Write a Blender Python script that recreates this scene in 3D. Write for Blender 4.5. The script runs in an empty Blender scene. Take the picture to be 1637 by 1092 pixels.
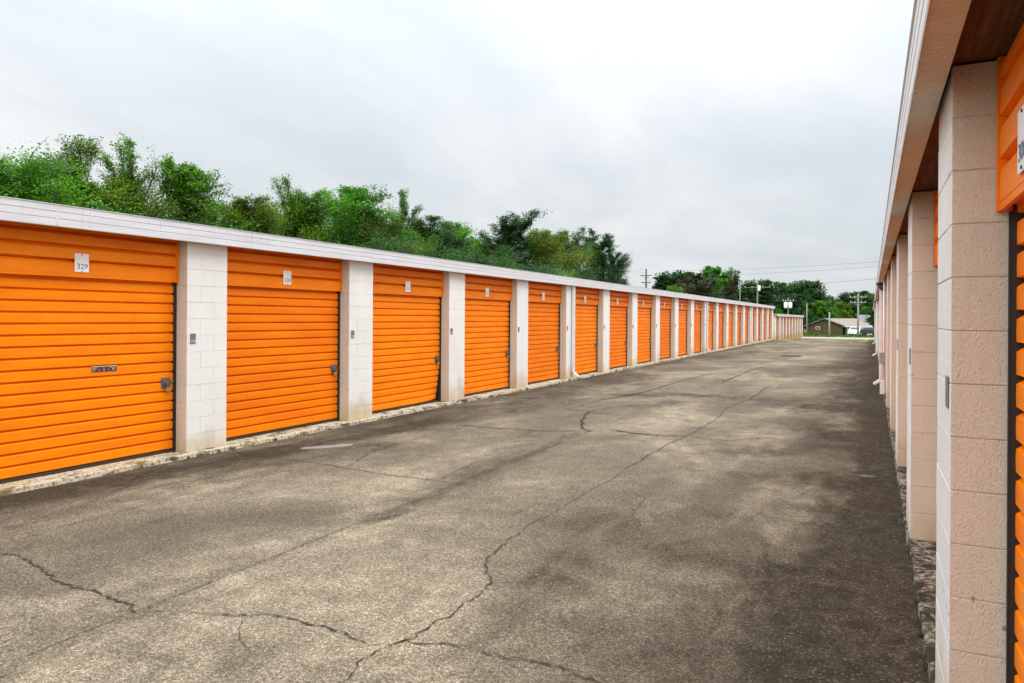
import bpy, bmesh, math, random
from mathutils import Vector, Matrix, noise
R = math.radians
PI = math.pi
sc = bpy.context.scene
col = sc.collection
rnd = random.Random(7)

# ------------------------------------------------------------------ camera
F_PX, CX, CY = 1154.0, 818.5, 546.0
PPY = 508.0
EYE = 1.72
YAW = math.atan(574.5 / F_PX)
ROLL = R(0.35)
CAMR = Matrix.Rotation(YAW, 3, 'Z') @ Matrix.Rotation(PI / 2, 3, 'X') @ Matrix.Rotation(ROLL, 3, 'Z')
cd = bpy.data.cameras.new('camera')
cam = bpy.data.objects.new('camera', cd)
col.objects.link(cam)
cam.matrix_world = Matrix.Translation((0, 0, EYE)) @ CAMR.to_4x4()
cd.sensor_width = 36
cd.lens = F_PX / 1637 * 36
cd.shift_y = -(CY - PPY) / 1637
cd.clip_start = 0.02
cd.clip_end = 3000
sc.camera = cam


def ray(px, py):
    return CAMR @ Vector(((px - CX) / F_PX, -(py - PPY) / F_PX, -1))


def G(px, py, z=0.0):                       # pixel -> point on a level plane
    d = ray(px, py)
    t = (z - EYE) / d.z
    return Vector((d.x * t, d.y * t, z))


def AT(px, py, Y):                          # pixel -> point at distance Y along the lane
    d = ray(px, py)
    t = Y / d.y
    return Vector((d.x * t, Y, EYE + d.z * t))


# ------------------------------------------------------------------ helpers
def props(o, label=None, cat=None, group=None, kind=None):
    if label: o['label'] = label
    if cat: o['category'] = cat
    if group: o['group'] = group
    if kind: o['kind'] = kind
    return o


def empty(name, loc=(0, 0, 0), rz=0, label=None, cat=None, group=None):
    o = bpy.data.objects.new(name, None)
    o.empty_display_size = 0.3
    col.objects.link(o)
    o.location = loc
    o.rotation_euler = (0, 0, rz)
    return props(o, label, cat, group)


def link(name, me, parent=None, loc=(0, 0, 0)):
    o = bpy.data.objects.new(name, me)
    col.objects.link(o)
    if parent is not None: o.parent = parent
    o.location = loc
    return o


class MB:
    def __init__(s):
        s.v = []; s.f = []; s.m = []; s.sm = []

    def face(s, idx, m=0, smooth=False):
        s.f.append(tuple(idx)); s.m.append(m); s.sm.append(smooth)

    def quad(s, a, b, c, d, m=0):
        n = len(s.v)
        s.v += [tuple(a), tuple(b), tuple(c), tuple(d)]
        s.face((n, n + 1, n + 2, n + 3), m)

    def box(s, x0, x1, y0, y1, z0, z1, m=0, ch=0.0, M=None):
        if ch > 0:
            bm = bmesh.new()
            bmesh.ops.create_cube(bm, size=1)
            for v in bm.verts:
                v.co = Vector(((x0 + x1) / 2 + v.co.x * (x1 - x0), (y0 + y1) / 2 + v.co.y * (y1 - y0), (z0 + z1) / 2 + v.co.z * (z1 - z0)))
            bmesh.ops.bevel(bm, geom=bm.edges[:], offset=ch, segments=1, affect='EDGES', profile=0.5)
            s.addbm(bm, m, M)
            bm.free()
            return
        n = len(s.v)
        P = [(x0, y0, z0), (x1, y0, z0), (x1, y1, z0), (x0, y1, z0), (x0, y0, z1), (x1, y0, z1), (x1, y1, z1), (x0, y1, z1)]
        if M is not None: P = [tuple(M @ Vector(p)) for p in P]
        s.v += P
        for f in ((0, 3, 2, 1), (4, 5, 6, 7), (0, 1, 5, 4), (1, 2, 6, 5), (2, 3, 7, 6), (3, 0, 4, 7)):
            s.face([n + i for i in f], m)

    def addbm(s, bm, m=0, M=None, smooth=False):
        n = len(s.v)
        bm.verts.index_update()
        for v in bm.verts:
            s.v.append(tuple(M @ v.co) if M is not None else tuple(v.co))
        for f in bm.faces:
            s.face([n + v.index for v in f.verts], m, smooth)

    def tube(s, pts, rad, seg=8, m=0, cap=True, smooth=True):
        pts = [Vector(p) for p in pts]
        if not hasattr(rad, '__len__'): rad = [rad] * len(pts)
        n0 = len(s.v)
        up = None
        for i, p in enumerate(pts):
            d = (pts[min(i + 1, len(pts) - 1)] - pts[max(i - 1, 0)])
            if d.length < 1e-9: d = Vector((0, 0, 1))
            d.normalize()
            if up is None:
                up = Vector((1, 0, 0)) if abs(d.x) < 0.8 else Vector((0, 1, 0))
            u = (up - d * up.dot(d)).normalized()
            w = d.cross(u)
            up = u
            for k in range(seg):
                a = 2 * PI * k / seg
                s.v.append(tuple(p + (u * math.cos(a) + w * math.sin(a)) * rad[i]))
        for i in range(len(pts) - 1):
            for k in range(seg):
                a = n0 + i * seg + k; b = n0 + i * seg + (k + 1) % seg
                s.face((a, b, b + seg, a + seg), m, smooth)
        if cap:
            s.face([n0 + k for k in range(seg)][::-1], m)
            s.face([n0 + (len(pts) - 1) * seg + k for k in range(seg)], m)

    def extrude(s, prof, y0, y1, m=0, ys=None):          # open profile of (x, z), swept along y
        ys = ys or [y0, y1]
        n = len(s.v); k = len(prof)
        for y in ys:
            for (x, z) in prof: s.v.append((x, y, z))
        for j in range(len(ys) - 1):
            for i in range(k - 1):
                a = n + j * k + i
                s.face((a, a + k, a + k + 1, a + 1), m)

    def mesh(s, name, mats, recalc=False):
        me = bpy.data.meshes.new(name)
        me.from_pydata(s.v, [], s.f)
        for mt in mats: me.materials.append(mt)
        me.polygons.foreach_set('material_index', s.m)
        me.polygons.foreach_set('use_smooth', s.sm)
        me.update()
        if recalc:
            bm = bmesh.new(); bm.from_mesh(me)
            bmesh.ops.recalc_face_normals(bm, faces=bm.faces)
            bm.to_mesh(me); bm.free()
        return me

    def build(s, name, mats, parent=None, loc=(0, 0, 0), recalc=False):
        if not isinstance(mats, (list, tuple)): mats = [mats]
        return link(name, s.mesh(name, mats, recalc), parent, loc)


# ------------------------------------------------------------------ node helper
class NT:
    def __init__(s, name):
        s.mat = bpy.data.materials.new(name)
        s.mat.use_nodes = True
        s.t = s.mat.node_tree
        s.t.nodes.clear()
        s.out = s.t.nodes.new('ShaderNodeOutputMaterial')
        s.g = s.t.nodes.new('ShaderNodeNewGeometry')
        s.pos = s.g.outputs['Position']

    def n(s, typ, props=None, **inp):
        nd = s.t.nodes.new('ShaderNode' + typ)
        for k, v in (props or {}).items(): setattr(nd, k, v)
        for k, v in inp.items():
            key = int(k[1:]) if k[0] == '_' else k.replace('_', ' ')
            s.set(nd.inputs[key], v)
        return nd

    def set(s, sock, v):
        if isinstance(v, bpy.types.NodeSocket): s.t.links.new(v, sock)
        elif isinstance(v, bpy.types.Node): s.t.links.new(v.outputs[0], sock)
        else:
            if sock.type == 'RGBA' and len(v) == 3: v = (*v, 1)
            sock.default_value = v

    def scale(s, vec, xyz, loc=(0, 0, 0)):
        return s.n('Mapping', Vector=vec, Scale=xyz, Location=loc).outputs[0]

    def noise(s, vec, scale, detail=4, rough=0.55, dist=0.0):
        return s.n('TexNoise', Vector=vec, Scale=scale, Detail=detail, Roughness=rough, Distortion=dist).outputs[0]

    def voro(s, vec, scale, feature='F1', out=0, rand=1.0):
        return s.n('TexVoronoi', dict(feature=feature), Vector=vec, Scale=scale, Randomness=rand).outputs[out]

    def ramp(s, fac, stops):
        nd = s.n('ValToRGB', Fac=fac)
        e = nd.color_ramp.elements
        while len(e) < len(stops): e.new(0.5)
        for el, (p, c) in zip(e, stops):
            el.position = p
            el.color = (c, c, c, 1) if not hasattr(c, '__len__') else (*c, 1)
        return nd.outputs[0]

    def math(s, op, a, b=0.0, clamp=False):
        return s.n('Math', dict(operation=op, use_clamp=clamp), _0=a, _1=b).outputs[0]

    def mix(s, fac, a, b, blend='MIX'):
        nd = s.t.nodes.new('ShaderNodeMix')
        nd.data_type = 'RGBA'; nd.blend_type = blend
        s.set(nd.inputs[0], fac); s.set(nd.inputs[6], a); s.set(nd.inputs[7], b)
        return nd.outputs[2]

    def bump(s, h, strength=0.3, dist=0.01, normal=None):
        kw = dict(Height=h, Strength=strength, Distance=dist)
        if normal is not None: kw['Normal'] = normal
        return s.n('Bump', **kw).outputs[0]

    def bsdf(s, color, rough=0.7, metal=0.0, normal=None, spec=0.5, **kw):
        nd = s.n('BsdfPrincipled')
        s.set(nd.inputs['Base Color'], color)
        s.set(nd.inputs['Roughness'], rough)
        s.set(nd.inputs['Metallic'], metal)
        s.set(nd.inputs['Specular IOR Level'], spec)
        if normal is not None: s.set(nd.inputs['Normal'], normal)
        for k, v in kw.items(): s.set(nd.inputs[k.replace('_', ' ')], v)
        s.t.links.new(nd.outputs[0], s.out.inputs[0])
        return nd


def simple(name, c, rough=0.6, metal=0.0, var=0.15, sc_=8.0, bump=0.1):
    t = NT(name)
    nz = t.noise(t.pos, sc_, 4)
    v = t.ramp(nz, [(0.3, 1 - var), (0.7, 1 + var * 0.3)])
    colr = t.mix(1.0, c, v, 'MULTIPLY')
    t.bsdf(colr, rough, metal, t.bump(nz, bump, 0.01))
    return t.mat


# ------------------------------------------------------------------ materials
def mat_pavement():
    t = NT('pavement_aggregate')
    p = t.pos
    wide = t.noise(t.scale(p, (1, 0.5, 1)), 0.55, 5, 0.6, 0.6)
    mid = t.noise(t.scale(p, (1, 0.8, 1)), 4.5, 5, 0.65)
    fine = t.noise(p, 38, 3, 0.7)
    grit = t.noise(p, 170, 2, 0.7)
    cell = t.voro(p, 125, out=1)
    cellv = t.n('SeparateColor', Color=cell).outputs[0]
    base = t.ramp(wide, [(0.36, (0.125, 0.102, 0.073)), (0.5, (0.205, 0.170, 0.122)), (0.63, (0.350, 0.292, 0.208))])
    base = t.mix(t.ramp(mid, [(0.35, 0.5), (0.60, 0.0)]), base, (0.105, 0.086, 0.063))
    streak = t.noise(t.scale(p, (0.5, 2.4, 1)), 1.4, 5, 0.65)
    base = t.mix(t.ramp(streak, [(0.40, 0.35), (0.58, 0.0)]), base, (0.13, 0.110, 0.082))
    # exposed stones and dark pits
    stone = t.ramp(cellv, [(0.0, 0.35), (0.3, 0.8), (0.7, 1.05), (1.0, 1.9)])
    base = t.mix(0.85, base, stone, 'MULTIPLY')
    pits = t.ramp(grit, [(0.38, 0.18), (0.48, 1.0)])
    base = t.mix(0.8, base, pits, 'MULTIPLY')
    base = t.mix(0.55, base, t.ramp(fine, [(0.34, 0.42), (0.62, 1.3)]), 'MULTIPLY')
    # old algae and oil staining, shape stored on the slab
    st = t.n('Attribute', dict(attribute_name='stain')).outputs['Fac']
    brk = t.noise(t.scale(p, (1, 0.5, 1)), 2.3, 8, 0.72, 0.7)
    stn = t.math('ADD', st, t.math('MULTIPLY', t.math('SUBTRACT', brk, 0.5), 1.5))
    sf = t.ramp(stn, [(0.10, 0.0), (0.60, 1.0)])
    wear = t.noise(t.scale(p, (1, 0.7, 1), (7, 2, 0)), 9, 6, 0.7)
    sf = t.math('MULTIPLY', sf, t.ramp(wear, [(0.40, 1.0), (0.68, 0.70)]))
    sf2 = t.math('MULTIPLY', sf, t.ramp(fine, [(0.3, 1.0), (0.72, 0.84)]))
    flecks = t.ramp(cellv, [(0.0, (0.020, 0.016, 0.010)), (0.86, (0.028, 0.021, 0.012)), (0.95, (0.034, 0.026, 0.015)), (0.985, (0.17, 0.14, 0.085))])
    base = t.mix(sf2, base, flecks)
    # small pale gum spots
    gum = t.voro(p, 1.7)
    base = t.mix(t.ramp(gum, [(0.018, 0.5), (0.03, 0.0)]), base, (0.30, 0.28, 0.24))
    pale = t.n('Attribute', dict(attribute_name='pale')).outputs['Fac']
    pf = t.ramp(t.math('ADD', pale, t.math('MULTIPLY', t.math('SUBTRACT', mid, 0.5), 0.8)), [(0.42, 0.0), (0.62, 0.8)])
    base = t.mix(pf, base, (0.27, 0.255, 0.23))
    h = t.math('ADD', t.math('MULTIPLY', cellv, 0.5), t.math('MULTIPLY', grit, 1.2))
    h = t.math('ADD', h, fine)
    nrm = t.bump(h, 0.55, 0.006)
    nrm = t.bump(mid, 0.25, 0.02, nrm)
    t.bsdf(base, 0.9, 0, nrm, 0.12)
    return t.mat


def mat_block(name, c, dirt):
    t = NT(name)
    p = t.pos
    big = t.noise(t.scale(p, (1, 1, 0.6)), 2.2, 5)
    st = t.noise(t.scale(p, (1, 1, 0.12)), 22, 4, 0.65)
    rough = t.noise(t.scale(p, (1, 1, 0.6)), 130, 5, 0.7)
    pore = t.voro(p, 130)
    colr = t.mix(t.ramp(big, [(0.35, 0.5), (0.65, 0.0)]), c, [x * 0.88 for x in c])
    colr = t.mix(t.ramp(st, [(0.52, 0.0), (0.75, 0.30)]), colr, dirt)
    z = t.n('SeparateXYZ', Vector=p).outputs[2]
    # rusty splash-back at the foot, broken by noise
    foot = t.math('ADD', z, t.math('MULTIPLY', t.math('SUBTRACT', big, 0.5), 0.9))
    foot = t.math('ADD', foot, t.math('MULTIPLY', t.math('SUBTRACT', st, 0.5), 0.3))
    colr = t.mix(t.ramp(foot, [(0.05, 0.75), (0.42, 0.0)]), colr, (0.58, 0.43, 0.21))
    spots = t.noise(p, 9, 3, 0.5)
    colr = t.mix(t.ramp(spots, [(0.70, 0.0), (0.74, 0.35)]), colr, (0.28, 0.23, 0.18))
    pin = t.voro(t.scale(p, (1, 1, 0.6), (3, 1, 2)), 7)
    colr = t.mix(t.ramp(pin, [(0.035, 0.7), (0.06, 0.0)]), colr, (0.12, 0.10, 0.08))
    h = t.math('ADD', t.math('MULTIPLY', rough, 1.0), t.math('MULTIPLY', t.ramp(pore, [(0.0, 0.0), (0.35, 1.0)]), 0.35))
    colr = t.mix(0.5, colr, t.ramp(rough, [(0.34, 0.75), (0.46, 1.0)]), 'MULTIPLY')
    nrm = t.bump(h, 0.9, 0.010)
    nrm = t.bump(big, 0.3, 0.02, nrm)
    t.bsdf(colr, 0.62, 0, nrm, 0.3)
    return t.mat


def mat_orange(name, c):
    t = NT(name)
    p = t.pos
    a = t.noise(t.scale(p, (1, 1.0, 6)), 1.5, 4)
    b = t.noise(t.scale(p, (1, 1.0, 0.15)), 14, 4, 0.6)
    colr = t.mix(t.ramp(a, [(0.35, 0.8), (0.62, 0.0)]), c, (c[0] * 0.90, c[1] * 0.74, c[2]))
    colr = t.mix(t.ramp(b, [(0.58, 0.0), (0.78, 0.30)]), colr, (0.62, 0.13, 0.01))
    fd = t.n('ObjectInfo').outputs['Random']
    colr = t.mix(1.0, colr, t.ramp(fd, [(0.0, (0.90, 0.84, 0.9)), (0.5, (1, 1, 1)), (1.0, (1.0, 1.08, 1.0))]), 'MULTIPLY')
    sp = t.voro(p, 6)
    colr = t.mix(t.ramp(sp, [(0.03, 0.5), (0.05, 0.0)]), colr, (0.35, 0.10, 0.03))
    nrm = t.bump(t.noise(t.scale(p, (1, 0.5, 1)), 3.0, 3), 0.35, 0.02)
    t.bsdf(colr, t.ramp(a, [(0.3, 0.50), (0.7, 0.38)]), 0, nrm, 0.2)
    return t.mat


def mat_sill():
    t = NT('sill_concrete')
    p = t.pos
    a = t.noise(t.scale(p, (1, 0.6, 1)), 6, 6, 0.7, 0.4)
    b = t.noise(p, 24, 5, 0.72)
    colr = t.mix(t.ramp(a, [(0.40, 0.0), (0.49, 1.0)]), (0.060, 0.048, 0.028), (0.60, 0.54, 0.42))
    colr = t.mix(t.ramp(b, [(0.40, 0.85), (0.50, 0.0)]), colr, (0.060, 0.046, 0.022))
    c2 = t.noise(p, 1.1, 3)
    colr = t.mix(t.ramp(c2, [(0.5, 0.0), (0.65, 0.3)]), colr, (0.55, 0.42, 0.18))
    # front half under the pillars' line is paler than the mossy recess on the right hand row
    nrm = t.bump(t.math('ADD', a, b), 0.7, 0.03)
    t.bsdf(colr, 0.9, 0, nrm, 0.2)
    return t.mat


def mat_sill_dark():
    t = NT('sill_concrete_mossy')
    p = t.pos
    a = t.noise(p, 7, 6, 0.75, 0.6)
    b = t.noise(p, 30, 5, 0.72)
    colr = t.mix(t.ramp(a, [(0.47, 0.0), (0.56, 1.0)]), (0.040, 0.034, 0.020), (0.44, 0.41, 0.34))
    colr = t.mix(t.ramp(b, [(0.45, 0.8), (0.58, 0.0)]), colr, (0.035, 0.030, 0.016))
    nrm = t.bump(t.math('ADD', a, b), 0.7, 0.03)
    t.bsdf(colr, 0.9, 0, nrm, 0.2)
    return t.mat


def mat_fascia():
    t = NT('fascia_white_aluminium')
    p = t.pos
    a = t.noise(t.scale(p, (1, 0.5, 3)), 3, 5)
    b = t.noise(t.scale(p, (3, 6, 0.3)), 6, 4, 0.6)
    colr = t.mix(t.ramp(a, [(0.35, 0.5), (0.65, 0.0)]), (0.66, 0.665, 0.69), (0.54, 0.55, 0.58))
    colr = t.mix(t.ramp(b, [(0.58, 0.0), (0.8, 0.35)]), colr, (0.42, 0.40, 0.36))
    ru = t.noise(t.scale(p, (2, 7, 0.25), (1, 3, 0)), 5, 3, 0.5)
    colr = t.mix(t.ramp(ru, [(0.66, 0.0), (0.76, 0.5)]), colr, (0.36, 0.24, 0.14))
    t.bsdf(colr, 0.45, 0, t.bump(a, 0.4, 0.02), 0.4)
    return t.mat


def mat_soffit():
    t = NT('soffit_ribbed')
    p = t.pos
    w = t.n('TexWave', dict(wave_type='BANDS', bands_direction='Y'), Vector=p, Scale=11.0, Distortion=0.6, Detail=1.0).outputs[1]
    a = t.noise(p, 3, 5)
    colr = t.mix(t.ramp(a, [(0.3, 0.8), (0.7, 0.0)]), (0.84, 0.79, 0.68), (0.70, 0.63, 0.52))
    t.bsdf(colr, 0.6, 0, t.bump(w, 1.0, 0.012), 0.3)
    return t.mat


def mat_wood():
    t = NT('deck_wood')
    p = t.pos
    w = t.noise(t.scale(p, (1, 0.08, 1)), 40, 5, 0.6)
    colr = t.mix(t.ramp(w, [(0.3, 0.0), (0.7, 1.0)]), (0.075, 0.032, 0.014), (0.20, 0.095, 0.045))
    t.bsdf(colr, 0.75, 0, t.bump(w, 0.4, 0.004), 0.2)
    return t.mat


def mat_leaf(name, c1, c2, c3, transl=0.35):
    t = NT(name)
    rp = t.g.outputs['Random Per Island']
    oi = t.n('ObjectInfo').outputs['Random']
    clump = t.noise(t.pos, 0.55, 3)
    colr = t.ramp(rp, [(0.0, c1), (0.6, c2), (1.0, c3)])
    colr = t.mix(t.ramp(clump, [(0.38, 0.65), (0.6, 0.0)]), colr, [x * 0.62 for x in c1])
    tint = t.ramp(oi, [(0.0, (0.82, 0.95, 1.0)), (0.5, (1, 1, 1)), (1.0, (1.22, 1.08, 0.75))])
    colr = t.mix(1.0, colr, tint, 'MULTIPLY')
    bs = t.bsdf(colr, 0.55, 0, None, 0.3)
    tr = t.n('BsdfTranslucent', Color=t.mix(1.0, colr, (1.4, 1.5, 0.6), 'MULTIPLY'))
    ms = t.n('MixShader', _0=transl, _1=bs.outputs[0], _2=tr.outputs[0])
    t.t.links.new(ms.outputs[0], t.out.inputs[0])
    return t.mat


def mat_grass():
    t = NT('grass')
    a = t.noise(t.pos, 0.4, 5)
    b = t.noise(t.pos, 5, 4, 0.7)
    colr = t.mix(t.ramp(a, [(0.35, 0.0), (0.65, 1.0)]), (0.045, 0.125, 0.012), (0.10, 0.20, 0.02))
    colr = t.mix(t.ramp(b, [(0.4, 0.6), (0.6, 0.0)]), colr, (0.03, 0.07, 0.012))
    t.bsdf(colr, 0.9, 0, t.bump(b, 0.7, 0.1), 0.1)
    return t.mat


M_PAVE = mat_pavement()
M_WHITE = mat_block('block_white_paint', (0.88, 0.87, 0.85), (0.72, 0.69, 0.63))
M_TAN = mat_block('block_tan', (0.69, 0.66, 0.55), (0.54, 0.49, 0.39))  # tan tone used on every pillar face except the front
M_ORANGE = mat_orange('door_orange_paint', (0.97, 0.248, 0.001))
M_HEADER = mat_orange('header_orange_paint', (0.95, 0.235, 0.001))
M_SILL = mat_sill()
M_SILLD = mat_sill_dark()
M_FASCIA = mat_fascia()
M_SOFFIT = mat_soffit()
M_WOOD = mat_wood()
M_TRACK = simple('track_dark_metal', (0.018, 0.014, 0.012), 0.6)
M_SEAL = simple('rubber_seal', (0.035, 0.026, 0.016), 0.8)
M_STEEL = simple('galvanised_steel', (0.28, 0.28, 0.27), 0.38, 0.85, 0.4, 30)
M_BRASS = simple('brass', (0.62, 0.42, 0.20), 0.35, 0.8)
M_PLATE = simple('plate_white', (0.88, 0.88, 0.89), 0.4, 0, 0.1)
M_INK = simple('ink_blue_grey', (0.10, 0.17, 0.25), 0.5)
M_PLAQUE = simple('plaque_grey', (0.17, 0.16, 0.17), 0.5)
M_INKW = simple('ink_pale', (0.70, 0.68, 0.66), 0.5)
M_ROOF = simple('roof_metal', (0.45, 0.46, 0.47), 0.5, 0.3)
M_PIPE = simple('pipe_white', (0.78, 0.77, 0.77), 0.4, 0, 0.12, 4)
M_CRACK = simple('crack_shadow', (0.022, 0.018, 0.013), 0.95)
M_JOINT = simple('joint_filler', (0.050, 0.042, 0.032), 0.95)
M_DARKBOX = simple('lamp_housing_dark', (0.025, 0.022, 0.022), 0.45)
M_GLASS = simple('glass_dark', (0.03, 0.035, 0.04), 0.12)
M_POLE = simple('pole_wood_weathered', (0.20, 0.17, 0.14), 0.85)
M_POLE2 = simple('pole_wood_pale', (0.27, 0.27, 0.23), 0.85)
M_POLED = simple('pole_wood_dark', (0.07, 0.06, 0.055), 0.85)
M_WIRE = simple('wire', (0.035, 0.037, 0.04), 0.6)
M_BARK = simple('bark', (0.12, 0.09, 0.065), 0.9, 0, 0.4, 12, 0.5)
M_YELLOW = simple('paint_yellow', (0.62, 0.46, 0.03), 0.7, 0, 0.35, 6)
M_GRASS = mat_grass()
M_SOIL = simple('soil_and_turf', (0.07, 0.10, 0.03), 0.95, 0, 0.4, 0.5)
M_APRON = simple('apron_concrete', (0.36, 0.32, 0.26), 0.9, 0, 0.2, 0.8)
M_ROAD = simple('road_asphalt', (0.09, 0.088, 0.085), 0.9, 0, 0.2, 0.8)
M_LEAF = mat_leaf('leaf_mid_green', (0.026, 0.090, 0.008), (0.075, 0.220, 0.012), (0.19, 0.38, 0.024))
M_LEAF_Y = mat_leaf('leaf_yellow_green', (0.040, 0.080, 0.006), (0.105, 0.185, 0.010), (0.25, 0.34, 0.022))
M_LEAF_B = mat_leaf('leaf_bright_green', (0.028, 0.115, 0.010), (0.075, 0.26, 0.015), (0.17, 0.42, 0.025))
M_LEAF_D = mat_leaf('leaf_dark_green', (0.012, 0.050, 0.016), (0.028, 0.098, 0.024), (0.065, 0.165, 0.032))
M_LEAF_R = mat_leaf('leaf_russet', (0.038, 0.048, 0.022), (0.065, 0.070, 0.032), (0.12, 0.12, 0.05))
M_LEAF_O = mat_leaf('leaf_autumn_tip', (0.04, 0.13, 0.010), (0.13, 0.23, 0.015), (0.34, 0.26, 0.02))


# ------------------------------------------------------------------ ground
def gz(y):
    K = [(-1e9, 0), (64, 0), (78, -0.42), (95, -0.60), (115, -0.74), (150, -1.15), (200, -1.3), (1e9, -1.3)]
    for (a, za), (b, zb) in zip(K, K[1:]):
        if y <= b:
            return za + (zb - za) * (y - a) / (b - a)
    return K[-1][1]


def sheet(name, x0, x1, ys, mat, dz=0.0, nx=1, kind='structure', wav=0.0):
    m = MB()
    xs = [x0 + (x1 - x0) * i / nx for i in range(nx + 1)]
    for y in ys:
        for x in xs:
            m.v.append((x, y, gz(y) + dz + wav * (noise.noise(Vector((x * .3, y * .3, 0))))))
    k = nx + 1
    for j in range(len(ys) - 1):
        for i in range(nx):
            a = j * k + i
            m.face((a, a + 1, a + k + 1, a + k))
    o = m.build(name, mat)
    o['kind'] = kind
    return o


def rng(a, b, st):
    n = max(1, int(round((b - a) / st)))
    return [a + (b - a) * i / n for i in range(n + 1)]


sheet('ground', -700, 700, [-60, -20, 64, 78, 95, 115, 150, 200, 900], M_SOIL, -0.05, 10)

# stains: strokes in photo pixels, unprojected to the slab (width in metres, strength)
STROKES = [
    ([(1500, 1092), (1460, 900), (1435, 780), (1420, 700), (1410, 640)], 0.42, 0.9),
    ([(1330, 1092), (1390, 960), (1400, 860), (1400, 780)], 0.50, 0.66),
    ([(1200, 1000), (1290, 900), (1340, 830)], 0.45, 0.36),
    ([(1270, 1092), (1300, 1000), (1400, 900)], 0.6, 0.35),
    ([(1440, 702), (1370, 698)], 0.55, 0.75),
    ([(1300, 650), (1350, 655), (1410, 650)], 0.9, 0.55),
    ([(1290, 680), (1340, 700), (1400, 740)], 0.5, 0.42),
    ([(1395, 560), (1400, 600), (1408, 640)], 1.0, 0.55),
    ([(1320, 590), (1390, 585)], 1.4, 0.4),
    ([(900, 890), (960, 915), (930, 930), (870, 920)], 0.20, 0.42),
    ([(960, 830), (1060, 840), (1120, 820)], 0.45, 0.30),
    ([(600, 832), (700, 790), (800, 745), (870, 715), (930, 690)], 0.14, 0.34),
    ([(640, 800), (740, 760), (830, 715), (860, 690)], 0.25, 0.20),
    ([(1000, 632), (1080, 630), (1170, 636), (1230, 640)], 0.35, 0.50),
    ([(930, 665), (1010, 650), (1100, 642)], 0.30, 0.34),
    ([(1120, 720), (1230, 725), (1300, 715)], 0.35, 0.30),
    ([(1150, 760), (1250, 765), (1330, 760)], 0.30, 0.32),
    ([(270, 970), (300, 955)], 0.22, 0.32),
    ([(0, 800), (180, 770), (360, 735), (520, 705), (700, 672)], 0.42, 0.62),
    ([(0, 830), (200, 790), (400, 745), (600, 715)], 0.5, 0.30),
    ([(720, 665), (850, 640), (930, 618), (1020, 600)], 0.8, 0.38),
    ([(880, 600), (960, 610), (1020, 615)], 0.6, 0.30),
    ([(820, 990), (1000, 1020), (1150, 1060)], 0.35, 0.28),
    ([(1120, 575), (1220, 560)], 1.0, 0.30),
    ([(1010, 870), (1100, 890), (1200, 905)], 0.30, 0.30),
    ([(40, 1000), (180, 1040), (330, 1070)], 0.3, 0.15),
    ([(0, 1080), (110, 1025), (210, 985)], 0.10, 0.32),
]
PALE = [([(490, 716), (520, 714), (555, 711)], 0.09, 1.0), ([(1375, 760), (1405, 763)], 0.07, 0.7)]


def segd(p, a, b):
    ab = b - a
    t = max(0, min(1, (p - a).dot(ab) / max(ab.length_squared, 1e-9)))
    return (p - (a + ab * t)).length


def strokes2d(S):
    out = []
    for pts, w, s in S:
        q = [G(*p).to_2d() for p in pts]
        bb = (min(v.x for v in q) - 3 * w, max(v.x for v in q) + 3 * w, min(v.y for v in q) - 3 * w, max(v.y for v in q) + 3 * w)
        out.append((q, w, s, bb))
    return out


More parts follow.
